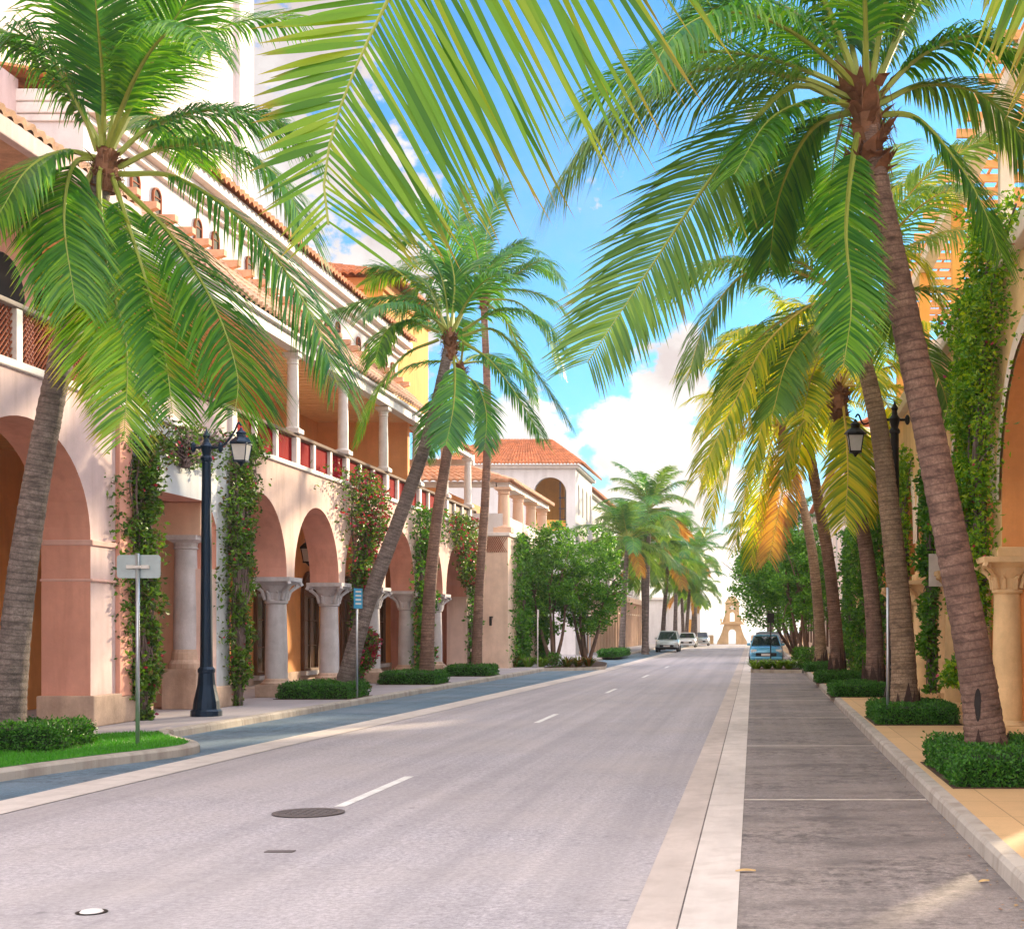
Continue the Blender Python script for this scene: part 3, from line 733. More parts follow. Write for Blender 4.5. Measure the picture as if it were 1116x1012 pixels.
# leftmost palm
Y = 20.6; C = PX(116, 172, Y)
fr = [
 (px_frond([(106,165),(91,126),(54,62),(20,38),(-14,70)], Y, -.8), dict(mat=M_LEAFD, g=1.2, leafl=1.1)),
 (px_frond([(112,160),(113,100),(107,30),(99,-50)], Y, -2.0), dict(mat=M_LEAFD, g=.25, leafl=.95, lift=-.1)),
 (px_frond([(120,160),(150,100),(188,25),(225,-30)], Y, -1.0), dict(mat=M_LEAFG, g=.6, leafl=1.12)),
 (px_frond([(118,160),(132,90),(160,20),(180,-60)], Y, .8), dict(mat=M_LEAFD, g=.5, leafl=1.1)),
 (px_frond([(128,168),(165,138),(230,120),(300,130),(345,170)], Y, .8), dict(mat=M_LEAFD, g=1.3, leafl=1.12)),
 (px_frond([(130,182),(180,160),(250,160),(305,195),(335,255)], Y, -.6), dict(mat=M_LEAFG, g=1.2, leafl=1.4)),
 (px_frond([(130,190),(195,195),(280,255),(340,345),(368,420)], Y, -1.2), dict(mat=M_LEAFG, g=1.1, leafl=1.4)),
 (px_frond([(128,198),(185,255),(232,330),(258,405),(256,452)], Y, -1.4), dict(mat=M_LEAFG, g=.8, leafl=1.4)),
 (px_frond([(112,175),(108,205),(116,290),(138,380),(135,480)], Y, -1.8), dict(mat=M_LEAFB, g=.35, leafl=1.0)),
 (px_frond([(118,178),(135,230),(160,310),(180,390),(188,450)], Y, -1.5), dict(mat=M_LEAFG, g=.5, leafl=1.0)),
 (px_frond([(106,172),(80,180),(70,240),(82,330)], Y, -1.4), dict(mat=M_LEAFG, g=.9, leafl=1.12)),
 (px_frond([(104,172),(70,165),(30,185),(-5,240)], Y, -1.6), dict(mat=M_LEAFG, g=1.1, leafl=1.12)),
 (px_frond([(104,178),(92,220),(100,320),(118,430)], Y, -1.2), dict(mat=M_LEAFB, g=.4, leafl=1.12)),
]
hero_palm('grey brown palm at the far left rising from the grass with long green fronds', (-10.85, 20.6, .15), C-UP*.1,
   [PX(25, 620, 20.6), PX(52, 460, 20.6), PX(85, 310, 20.6)], .225, .14, M_TRG, M_LEAFG, M_RACH, fr, 5, 4.0, 122, 1.12, .035, 21, .9, .6, (85, 35))
# leaning left palm
Y = 36.0; C = PX(491, 372, Y)
fr = [
 (px_frond([(484,362),(459,328),(405,326),(352,345)], Y, -.5), dict(mat=M_LEAFD, g=1.1)),
 (px_frond([(478,362),(445,350),(420,362),(408,395)], Y, -1.8), dict(mat=M_LEAFG, g=1.0)),
 (px_frond([(478,370),(440,388),(408,432),(390,480)], Y, -1.0), dict(mat=M_LEAFG, g=.7)),
 (px_frond([(494,385),(496,410),(494,445),(486,485)], Y, -1.2), dict(mat=M_LEAFD, g=.4)),
 (px_frond([(504,372),(535,394),(566,435),(592,480)], Y, -.8), dict(mat=M_LEAFG, g=.8)),
 (px_frond([(504,366),(540,360),(580,400),(622,462)], Y, .5), dict(mat=M_LEAFD, g=.9)),
 (px_frond([(504,360),(545,338),(588,346),(620,385)], Y, -.6), dict(mat=M_LEAFG, g=1.1)),
 (px_frond([(486,360),(465,310),(430,295),(398,310)], Y, .8), dict(mat=M_LEAFB, g=1.0)),
 (px_frond([(490,358),(480,300),(455,265),(430,262)], Y, .3), dict(mat=M_LEAFD, g=.8)),
 (px_frond([(492,356),(495,300),(478,250),(462,220)], Y, -.6), dict(mat=M_LEAFD, g=.5)),
 (px_frond([(496,358),(520,310),(545,280),(570,265)], Y, 1.2), dict(mat=M_LEAFD, g=.8)),
]
hero_palm('left palm leaning strongly towards the street with a slanting grey trunk', (-10.45, 36.0, .15), C,
   [PX(400, 660, 36), PX(437, 560, 36), PX(468, 470, 36)], .225, .13, M_TRG, M_LEAFD, M_RACH, fr, 5, 3.2, 84, .98, .048, 22, .9, .7, (85, 20))
Y = 45.0; C = PX(502, 405, Y)
hero_palm('upright left palm standing in its hedge just beyond the leaning palm', (-10.35, 45.0, .15), C,
   [PX(468, 650, 45), PX(477, 560, 45), PX(490, 480, 45)], .225, .14, M_TRB, M_LEAFD, M_RACH,
   [(px_frond([(502,405),(520,420),(530,450),(528,490)], Y, -1), dict(g=.5)), (px_frond([(502,405),(485,425),(470,460),(465,500)], Y, 1), dict(g=.6))], 5, 2.9, 60, .95, .06, 23, .9, .7, (70, -10))
Y = 52.5; C = PX(527, 325, Y)
fr = [
 (px_frond([(530,322),(565,297),(595,284),(617,315)], Y, -.8), dict(g=1.0)),
 (px_frond([(528,318),(540,290),(556,272),(572,262)], Y, 0), dict(g=.7)),
 (px_frond([(526,316),(528,270),(535,235),(550,200)], Y, -.5), dict(g=.5)),
 (px_frond([(524,316),(508,270),(500,235),(510,205)], Y, .5), dict(g=.5)),
 (px_frond([(530,326),(565,330),(595,360),(612,405)], Y, -.8), dict(g=.9)),
 (px_frond([(530,330),(552,350),(572,395),(582,440)], Y, 1.0), dict(g=.7)),
 (px_frond([(520,322),(490,300),(455,310),(435,345)], Y, .8), dict(g=1)),
]
hero_palm('tall slim left palm before the stone pavilion with a thin straight trunk', (-10.25, 52.6, .15), C,
   [PX(522, 650, 52.6), PX(530, 520, 52.5), PX(531, 430, 52.5)], .20, .12, M_TRB, M_LEAFD, M_RACH, fr, 8, 3.7, 64, 1.05, .06, 24, .9, .7, (70, 0))

LSA, LSB = .98, .50
# palm overhead whose fronds hang into the top of the view; its trunk stands on the right walkway beside the camera
for key, rr, hh, n_ in (('tan palm on the right', .27, .75, 12), ('curving brown palm', .28, 1.1, 26), ('right palm with dark torn boot', .26, 1.25, 26), ('farthest of the right leaning', .25, 1.2, 22), ('leaning strongly', .23, .4, 8), ('upright left palm', .23, .5, 9)):
    pr = [o for o in COL.objects if key in o.get('label', '') and o.get('category') == 'palm tree'][0]; torn_base(pr, pr.location, rr, hh, n_, n_)
crown = Vector((.55, 6.3, 7.55))
root0 = ( (3.32, 5.6, .15) )
def fp(lst): return [PX(x, y, Yy) for x, y, Yy in lst]
fr = [
 ([crown]+fp([(640, -420, 6.3), (520, -190, 6.4), (428, -10, 6.5), (385, 80, 6.5), (361, 150, 6.5), (353, 205, 6.5), (358, 245, 6.5)]), dict(mat=M_LEAFB, n=108, tap=.66, leafl=1.62, w=.033, g=.10, S0=Vector((-1, -.10, .15)), seg=5, fwd=.26, ls=(LSA, LSB), lift=0, start=.25, jit=1.2)),
 ([crown]+fp([(960, -420, 6.5), (1110, -260, 6.6), (1180, -90, 6.6), (1205, 60, 6.6)]), dict(mat=M_LEAFB, n=92, leafl=1.05, w=.038, g=.12, S0=Vector((1, -.1, .15)), seg=5, fwd=.7, lift=0, start=.25)),
]
hero_palm('palm overhead with bright fronds hanging into the top of the picture', root0, crown, [(3.05, 5.7, 2.6), (2.3, 5.9, 5.0)], .29, .18, M_TRB, M_LEAFB, M_RACH, fr, 0, 4, 60, 1, .05, 31)
r_ = [o for o in COL.objects if o.get('label', '').startswith('palm overhead')][0]
for az, el in ((-1.9, .9), (.2, .8), (1.2, 1.2), (-2.6, 1.1), (-1.0, .3), (-.4, 1.2)):
    b, ms = frond_mesh(rand_frond_pts(crown+UP*.2, az, el, 4.0, radians(70)), 60, M_LEAFB, M_RACH, .95, .055, .7)
    b.build('frond', ms, r_, along=True)

# far palms share a small library of fronds
random.seed(40)
LIB = {}
def libfrond(kind, mat):
    if (kind, mat.name) in LIB: return LIB[kind, mat.name]
    el, dr, Lf = [(1.25, 1.0, 3.6), (.95, 1.3, 3.9), (.6, 1.5, 4.1), (.25, 1.4, 4.0), (-.15, 1.1, 3.8), (-.55, .7, 3.5)][kind]
    b, ms = frond_mesh(rand_frond_pts(Vector((0, 0, 0)), 0, el, Lf, dr), 62, mat, M_RACH, 1.1, .065, .9, seg=3)
    o = b.build('frond', ms, None, along=True, coll=False); LIB[kind, mat.name] = o.data; return o.data
def far_palm(label, px, Y, cy, lean, s=1.0, mats=(M_LEAFD, M_LEAFO), bark=M_TRG, nf=24, X=None):
    x = X if X is not None else (px-VX)*Y/F
    root = thing('palm_tree', label, 'palm tree', (x-lean, Y, .14), GP)
    c = Vector((x, Y, H+(VY-cy)*Y/F))
    trunk(root, [Vector((x-lean, Y, .1)), Vector((x-lean*.6, Y, c.z*.45)), c], .22, .14, bark, .3, 8)
    a0 = random.uniform(0, 6)
    for k in range(nf):
        kind = min(5, int(6*(k+.3)/nf)); md = libfrond(kind, mats[k % len(mats)] if kind < 4 else (M_LEAFX if k % 9 == 4 else M_LEAFO))
        f = bpy.data.objects.new('frond', md); COL.objects.link(f); f.parent = root
        f.location = (c-root.location)+Vector((0, 0, .1)); f.rotation_euler = (random.gauss(0, .1), random.gauss(0, .1), a0+k*2.4); sc = s*random.uniform(.85, 1.1); f.scale = (sc, sc, sc)
    return root
FP = [('far left palm leaning over the round tree, nearest of its row', 684, 92, 590, .4, 1.0), ('tallest far left palm with its crown above the white building', 708, 97, 556, .3, 1.05),
 ('far left palm with brown hanging fronds behind the parked pickup', 700, 108, 608, -.3, 1.0), ('far left palm above the parked pickup, low bluish crown', 728, 116, 612, .5, 1.05),
 ('far left palm third from the pickup with a yellowish crown', 738, 128, 594, .2, .95), ('slender far left palm standing out against the bright sky', 758, 148, 606, .0, 1.0),
 ('far left palm with a low dense crown near the distant cars', 752, 140, 634, .4, 1.0), ('farthest left palm, fronds drooping beside the stone monument', 757, 158, 646, .3, .85),
 ('far left palm close to the white colonnade, second from its start', 700, 106, 580, -.2, .9), ('far left palm with a bushy crown behind the two distant cars', 742, 150, 628, -.3, 1.05)]
for lb, px, Y_, cy, ln, s in FP: far_palm(lb, px, Y_, cy, ln, s)
far_palm('dark far right palm peeping out behind the yellow fronds', 832, 118, 578, -.56, .95)
far_palm('far right palm with bare twin shadow trunk beside the monument', 838, 150, 622, -.4, .9)
far_palm('far right palm rising behind the round green tree', 858, 100, 590, -.5, 1.0)
far_palm('far right palm behind the blue car, crown hidden in the tree', 846, 125, 612, -.3, .9)

# ------------------------------------------------------------------ broadleaf trees and planting
def tree(label, base, crown_c, R, n, s, seed, mat=M_TREE, stems=4):
    random.seed(seed)
    root = thing('broadleaf_tree', label, 'tree', base, 'round green street trees')
    B = Vector(base); C = Vector(crown_c)
    b = MB()
    tops = []
    for k in range(stems):
        a = k*2*pi/stems+random.uniform(-.4, .4)
        e = C+Vector((cos(a)*R[0]*.5, sin(a)*R[1]*.5, random.uniform(-.3, .4)*R[2]))
        m = B.lerp(e, .45)+Vector((cos(a)*.18, sin(a)*.18, 0)); b.tube(catmull([B+Vector((cos(a)*.08, sin(a)*.08, 0)), m, e], 10), [.11-.008*i for i in range(11)], 7)
        for _ in range(4):
            e2 = e+Vector((random.gauss(0, .4)*R[0], random.gauss(0, .4)*R[1], random.gauss(.15, .35)*R[2]))
            b.tube([m.lerp(e, .6), (m.lerp(e, .8)+e2)/2, e2], [.05, .035, .012], 5)
    b.build('trunk', M_BARK, root, smooth=True)
    b = MB(); cl = []
    for _ in range(n//55):
        while True:
            v = Vector((random.uniform(-1, 1), random.uniform(-1, 1), random.uniform(-1, 1)))
            if .35 < v.length < 1: break
        if noise.noise(v*2.1+Vector((seed, 0, 0))) < -.18: continue
        q = 1+.22*noise.noise(v*1.6+Vector((0, seed, 0)))
        cc = C+Vector((v.x*R[0]*q, v.y*R[1]*q, v.z*R[2]*q)); r = random.uniform(.28, .55)*R[0]*.3
        for _ in range(60):
            d = Vector((random.gauss(0, 1), random.gauss(0, 1), random.gauss(0, .75)))
            leaf(b, cc+d*r*.75, s*random.uniform(.6, 1.4), .5, .2)
    b.build('crown', mat, root)
    return root
tree('round green tree in the left planting bed, right one of two', (-8.15, 69.5, .15), PX(640, 634, 69.5), (2.0, 1.8, 2.5), 14000, .17, 51)
tree('round green tree in the left bed against the vine covered wall', (-9.5, 67.5, .15), PX(598, 632, 67.5), (1.7, 1.6, 2.6), 13000, .17, 52)
tree('round dark green tree over the blue parked car on the right', (2.5, 80.0, .15), PX(846, 632, 76), (2.5, 2.4, 2.6), 18000, .18, 53)
tree('dense green tree behind the right palms next to the vine piers', (2.75, 71.0, .15), PX(876, 628, 71), (1.7, 1.9, 2.6), 13000, .18, 54)
tree('farther small green tree on the right against the bright sky', (2.6, 95.0, .15), PX(864, 640, 95), (2.6, 2.2, 1.9), 8000, .2, 55)

def bed(name, pts, z=.15):
    P = [(p.x, p.y) for p in catmull([(x, y, 0) for x, y in pts], 30)]
    b = MB(); b.rings([[(x, y, zz) for x, y in P] for zz in (-.02, z)], closed=False); struct(b.build('kerb', M_KERB))
    b = MB(); b.poly([(x, y, z-.006) for x, y in P]); struct(b.build('planting_bed', M_SOIL))
bed('left', [(-9.3, 62.4), (-8.2, 62.8), (-7.3, 63.6), (-6.85, 64.8), (-6.9, 66.5), (-7.6, 73), (-9.2, 78)])
bed('right', [(2.05, 59.8), (0.8, 60.0), (-.02, 60.4), (-.1, 61.2), (-.02, 62.5), (.6, 63.4), (2.2, 64)])
def shrub(label, x, y, r, h, n, s, mat, name='shrub', group=None, strap=False):
    root = thing(name, label, 'shrub', (x, y, .15), group)
    b = MB()
    for _ in range(n):
        a = random.uniform(0, 2*pi); rr = r*sqrt(random.random()); z = random.random()
        if strap:
            d = Vector((cos(a), sin(a), random.uniform(.7, 2.2))).normalized(); l = h*random.uniform(.7, 1.2); w = Vector((-sin(a), cos(a), 0))*s
            p0 = Vector((cos(a)*rr*.3, sin(a)*rr*.3, 0)); p1 = p0+d*l*.6; p2 = p1+(d-UP*.7).normalized()*l*.45
            i = [b.vert(p0+w), b.vert(p0-w), b.vert(p1-w), b.vert(p1+w), b.vert(p2)]; b.face(i[0], i[1], i[2], i[3]); b.face(i[3], i[2], i[4])
        else:
            zz = h*z; q = r*sqrt(max(.05, 1-(z-.35)**2*1.6))*sqrt(random.random())
            leaf(b, Vector((cos(a)*q, sin(a)*q, zz)), s*random.uniform(.7, 1.4), .5, .5)
    b.build('foliage', mat, root, world=False)
    b = MB()
    for k in range(5):
        a = k*1.3; b.tube([(0, 0, 0), (cos(a)*r*.4, sin(a)*r*.4, h*.7)], .012, 4)
    b.build('stems', M_TWIG, root, world=False)
    return root
random.seed(60)
LS = [('leftmost croton shrub in the left bed by the sign pole', 562, 63.6, M_CROT), ('yellow green strap leaved shrub left of the tree trunk', 576, 63.6, M_LIME), ('low strap leaved shrub under the left tree trunk', 590, 63.8, M_LIME),
 ('dark green shrub in front of the left tree trunk', 604, 64.2, M_VINE), ('red tinged croton near the right end of the left bed', 618, 64.4, M_CROT), ('orange croton second from the right end of the left bed', 630, 64.8, M_CROT), ('croton shrub at the right tip of the left bed', 641, 65.2, M_CROT)]
for i, (lb, px, yy, mt) in enumerate(LS):
    x = (px-VX)*yy/F; shrub(lb, x, yy, .42, .62, 90 if mt in (M_LIME, M_CROT) else 500, .028 if mt in (M_LIME, M_CROT) else .09, mt, 'shrub', 'low plants in the left bed', mt in (M_LIME, M_CROT))
RS = [('lime strap leaved plant at the left tip of the right bed', 824, 60.6, M_LIME), ('lime strap leaved plant second from the tip of the right bed', 836, 60.7, M_LIME), ('lime strap leaved plant in the middle of the right bed', 848, 60.6, M_LIME), ('lime strap leaved plant at the inner end of the right bed', 860, 60.6, M_LIME),
 ('taller dark green shrub behind the lime plants on the right', 872, 61.5, M_VINE), ('dark green shrub beside the farthest right palm foot', 882, 60.8, M_VINE)]
for lb, px, yy, mt in RS:
    x = (px-VX)*yy/F; shrub(lb, x, yy, .45, .55 if mt is M_LIME else .9, 130 if mt is M_LIME else 800, .028 if mt is M_LIME else .1, mt, 'shrub', 'low plants in the right bed', mt is M_LIME)

def vine(label, prof, n, s, mats, x0, normal, seed, flowers=0, twigs=30, depth=.35, name='climbing_vine', ystem=None):
    """prof: list of (z, ycentre, halfwidth); grows on the plane x = x0 and stands out along normal (+1/-1)"""
    random.seed(seed)
    z0, z1 = prof[0][0], prof[-1][0]
    yc = prof[0][1]
    root = thing(name, label, 'vine', (x0, yc, .15))
    def at(z):
        for (a, c, w), (b_, d, v) in zip(prof, prof[1:]):
            if z <= b_: t = (z-a)/(b_-a); return c+(d-c)*t, w+(v-w)*t
        return prof[-1][1:]
    b = MB(); t = MB(); fl = MB(); k = 0
    while k < n:
        z = random.uniform(z0, z1); c, w = at(z)
        y = c+random.gauss(0, .52)*w
        q = noise.noise(Vector((y*1.5+seed, z*1.5, seed)))
        if q < -.12 and random.random() < .8: k += 1; continue
        d = depth*(.5+.9*max(0, q+.3))*max(.15, 1-((y-c)/(w*1.5+.01))**2)*random.random()**.6
        P = Vector((x0+normal*(.03+d), y, z))
        if flowers and random.random() < flowers*(.6 if q > .05 else .12): b.m = 1; leaf(b, P+Vector((normal*.05, 0, 0)), s*.9, .7, .1); b.m = 0
        else: leaf(b, P, s*random.uniform(.6, 1.4), .55, -.1)
        k += 1
    for _ in range(twigs):
        z = z0; c, w = at(z); y = c+random.uniform(-.3, .3)*w; pts = []
        zt = random.uniform(z0+(z1-z0)*.3, z1)
        off = random.uniform(-.8, .8)
        for i in range(9):
            zz = z0+(zt-z0)*i/8; c, w = at(zz)
            pts.append((x0+normal*random.uniform(.03, .10+depth*.4), c+off*w*.8*i/8+random.gauss(0, .06), zz))
        t.tube(catmull(pts, 16), random.uniform(.008, .028), 5)
    b.build('leaves', [mats, M_FLOW], root); t.build('stems', M_TWIG, root)
    return root
FX = -11.78
vine('dusky vine on the pier left of the recessed entrance', [(.15, 27.1, .25), (.9, 27.1, .5), (2.2, 27.1, .8), (4.6, 27.0, .9), (5.6, 27.4, .8)], 8500, .11, M_VINED, FX, 1, 71, .015, 60)
vine('tangled dry vine on the pier behind the left lamp post', [(.15, 32.1, .15), (1.0, 32.1, .4), (2.2, 32.2, .75), (4.6, 32.3, 1.0), (6.3, 32.8, 1.2)], 9500, .105, M_VINED, FX, 1, 72, .02, 90)
vine('bare flowering vine sprays across the wall over the entrance', [(5.2, 29.2, 1.8), (5.7, 29.5, 2.6), (6.2, 30.5, 2.8)], 900, .10, M_VINED, FX, 1, 73, .12, 60, .2)
vine('flowering red and green vine clump over the second column', [(.15, 41.6, .12), (3.4, 41.6, .35), (4.2, 42.2, .9), (5.0, 42.6, 1.9), (5.8, 42.2, 2.6), (6.5, 42.0, 2.0)], 11000, .12, M_VINED, FX, 1, 74, .40, 50, .65)
vine('green vine column beside the upright left palm', [(.15, 49.6, .7), (2.5, 49.8, .8), (4.4, 49.9, .8), (5.4, 50.4, 1.6), (6.2, 51.0, 2.4)], 6500, .14, M_VINE, FX, 1, 75, .02, 25, .6)
vine('bushy vine trailing from the far end of the balcony', [(3.6, 57.6, .5), (4.8, 57.4, 1.6), (5.6, 56.4, 3.0), (6.3, 56.0, 3.0)], 5000, .14, M_VINED, FX, 1, 76, .25, 25, .6)
vine('green vine at the foot of the slim left palm pier', [(.15, 58.9, .5), (2, 58.9, .7), (5.5, 58.9, .6)], 2600, .15, M_VINE, FX, 1, 77, 0, 15, .5)
vine('thick green vine curtain on the stone pavilion corner', [(.15, 64.6, 1.6), (2, 64.8, 1.8), (5, 64.8, 1.6), (6.1, 64.6, 1.1)], 7000, .16, M_VINE, -10.7, 1, 78, 0, 15, .5)
vine('second green vine curtain on the pavilion wall behind the trees', [(.15, 70.5, 1.2), (2, 70.5, 1.5), (5, 70.5, 1.6), (6.1, 70.5, 1.2)], 5000, .16, M_VINE, -10.7, 1, 79, 0, 15, .5)
RX = 4.05
vine('tall yellow green vine on the nearest right pier with a few flowers', [(.9, 24.7, .3), (2.4, 24.5, .75), (4.2, 24.4, 1.15), (6.0, 24.2, 1.6), (7.4, 23.2, 1.8), (8.3, 22.0, 1.4)], 26000, .095, M_VINEY, RX, -1, 81, .015, 50, .75)
vine('dark green vine column on the second right pier', [(.5, 31.0, .3), (2.5, 31.0, .55), (5.0, 31.0, .75), (6.8, 31.0, .8)], 7000, .12, M_VINE, RX, -1, 82, 0, 20, .45)
vine('bright vine column on the third right pier', [(.2, 36.8, .5), (3.0, 36.8, .7), (6.5, 36.8, 1.0)], 6000, .13, M_VINEY, RX, -1, 83, 0, 20, .45)
vine('vine column on the right pier behind the curving palm', [(.15, 43.5, .7), (6.2, 43.2, .9)], 5000, .14, M_VINE, RX, -1, 84, 0, 15, .5)
vine('vine column on the right pier between the palms', [(.15, 49.5, .9), (6.0, 49.5, 1.0)], 5000, .15, M_VINE, 4.45, -1, 85, 0, 15, .5)
vine('vine column on the right wall behind the far leaning palms', [(.15, 55.5, 1.1), (6.0, 55.5, 1.2)], 5000, .15, M_VINE, 4.45, -1, 86, 0, 15, .5)
vine('dark vine wall at the far end of the right building', [(.15, 62.0, 1.8), (6.2, 62.0, 2.2)], 6000, .17, M_VINE, 4.45, -1, 87, 0, 15, .6)

# ------------------------------------------------------------------ building helpers
def arch_wall(b, y0, y1, z0, z1, xf, xb, ops, n=20, msof=None, top=True, swap=False, ends=True):
    """wall along y (or along x when swap) from front plane xf to back plane xb; ops: (centre, halfwidth, zbottom, zspring, rise)"""
    def P(u, z, d): return (u, d, z) if swap else (d, u, z)
    m0 = b.m
    ops = sorted(ops)
    def solid(a, c, zl):
        if c-a < 1e-4: return
        for d in (xf, xb): b.quad(P(a, zl, d), P(c, zl, d), P(c, z1, d), P(a, z1, d))
    u = y0
    for (c, hw, zb, zs, ri) in ops:
        solid(u, c-hw, z0)
        prev = None
        for i in range(n+1):
            a = pi-pi*i/n; uu = c+hw*cos(a); zz = zs+ri*sin(a)
            if ri == 0: uu = c-hw+2*hw*i/n; zz = zs
            if prev:
                for d in (xf, xb): b.quad(P(prev[0], prev[1], d), P(uu, zz, d), P(uu, z1, d), P(prev[0], z1, d))
                if msof is not None: b.m = msof
                b.quad(P(prev[0], prev[1], xf), P(uu, zz, xf), P(uu, zz, xb), P(prev[0], prev[1], xb)); b.m = m0
            prev = (uu, zz)
        if msof is not None: b.m = msof
        for e in (c-hw, c+hw):
            if zb < zs: b.quad(P(e, zb, xf), P(e, zb, xb), P(e, zs, xb), P(e, zs, xf))
        b.m = m0
        if zb > z0:
            for d in (xf, xb): b.quad(P(c-hw, z0, d), P(c+hw, z0, d), P(c+hw, zb, d), P(c-hw, zb, d))
            b.quad(P(c-hw, zb, xf), P(c+hw, zb, xf), P(c+hw, zb, xb), P(c-hw, zb, xb))
        u = c+hw
    solid(u, y1, z0)
    if top: b.quad(P(y0, z1, xf), P(y1, z1, xf), P(y1, z1, xb), P(y0, z1, xb))
    if ends:
        for e in (y0, y1): b.quad(P(e, z0, xf), P(e, z0, xb), P(e, z1, xb), P(e, z1, xf))
    return b
def tiles(b, e0, e1, r0, r1, ncol, nrow=10, amp=.06):
    e0, e1, r0, r1 = map(Vector, (e0, e1, r0, r1))
    nn = (e1-e0).cross(r0-e0).normalized()
    if nn.z < 0: nn = -nn
    S_ = 6; idx = []
    for j in range(nrow*2+1):
        row = []; jj = (j+1)//2; v = min(1, jj/nrow); up = .03 if j % 2 == 0 else 0.0
        for i in range(ncol*S_+1):
            u = i/(ncol*S_); p = e0.lerp(e1, u).lerp(r0.lerp(r1, u), v)
            h = abs(sin(pi*i/S_))*amp+up*.8+(.012*noise.noise(Vector((i//S_*1.7, jj*2.3, .5))))
            row.append(b.vert(p+nn*h))
        idx.append(row)
    for a, c in zip(idx, idx[1:]):
        for i in range(len(a)-1): b.face(a[i], a[i+1], c[i+1], c[i])
    # thickness at the eave
    e = [b.vert(Vector(b.v[k])-nn*.10) for k in idx[0]]
    for i in range(len(e)-1): b.face(e[i], e[i+1], idx[0][i+1], idx[0][i])
def column(parent, x, y, z0, z1, r, mat, cap='flare', capm=None, name='column', n=18, plinth=.42):
    b = MB(); zc = z1-.62*(r/.26) if cap == 'flare' else z1-.14
    zb = z0+plinth
    b.lathe([(r*1.02, zb), (r*1.03, zb+(zc-zb)*.35), (r*.90, zc)], x, y, n, False)
    o = b.build(name, mat, parent, smooth=True)
    c = MB(); k = r/.26
    if cap == 'flare':
        c.lathe([(r*.92, zc-.03), (r*1.06, zc), (r*1.06, zc+.05*k), (r*.95, zc+.07*k), (r*1.0, zc+.25*k), (r*1.35, zc+.42*k), (r*1.75, zc+.52*k)], x, y, 24, True, [0, 0, 0, 0, 0, .35, .9])
        c.box(x-r*1.85, x+r*1.85, y-r*1.85, y+r*1.85, zc+.52*k, z1)
        for sx in (-1, 1):
            for sy in (-1, 1):
                q = Vector((x+sx*r*1.55, y+sy*r*1.55, zc+.43*k)); t = Vector((-sx, sy, 0)).normalized()
                pts = [q+Vector((sx*.7, sy*.7, 0))*(.10*k*(1-a/9)*cos(a*.8))+UP*(.10*k*(1-a/9)*sin(a*.8)) for a in range(9)]
                c.tube(pts, [.055*k*(1-.06*a) for a in range(9)], 6)
                c.tube([Vector((x+sx*r*.8, y+sy*r*.8, zc+.08*k)), Vector((x+sx*r*1.0, y+sy*r*1.0, zc+.28*k)), q], [.05*k, .045*k, .05*k], 6)
        for a in range(8):
            an = a*pi/4+pi/8; c.tube([(x+cos(an)*r, y+sin(an)*r, zc+.06*k), (x+cos(an)*r*1.12, y+sin(an)*r*1.12, zc+.24*k), (x+cos(an)*r*1.4, y+sin(an)*r*1.4, zc+.28*k)], [.05*k, .045*k, .02*k], 5)
    else:
        c.lathe([(r*.9, zc-.16), (r*1.06, zc-.14), (r*.95, zc-.10), (r*1.0, zc-.02), (r*1.35, zc+.04)], x, y, 18, True, [0, 0, 0, 0, .6])
        c.box(x-r*1.4, x+r*1.4, y-r*1.4, y+r*1.4, zc+.04, z1)
    c.build('capital', capm or mat, o)
    d = MB(); d.box(x-r*1.5, x+r*1.5, y-r*1.5, y+r*1.5, z0, z0+plinth*.75)
    d.lathe([(r*1.45, z0+plinth*.75), (r*1.45, z0+plinth*.85), (r*1.2, z0+plinth*.92), (r*1.15, z0+plinth*1.04), (r*1.03, z0+plinth*1.12)], x, y, 18)
    d.build('base', M_PLINTH if mat is M_STONE else (capm or mat), o, bevel=.012)
    return o
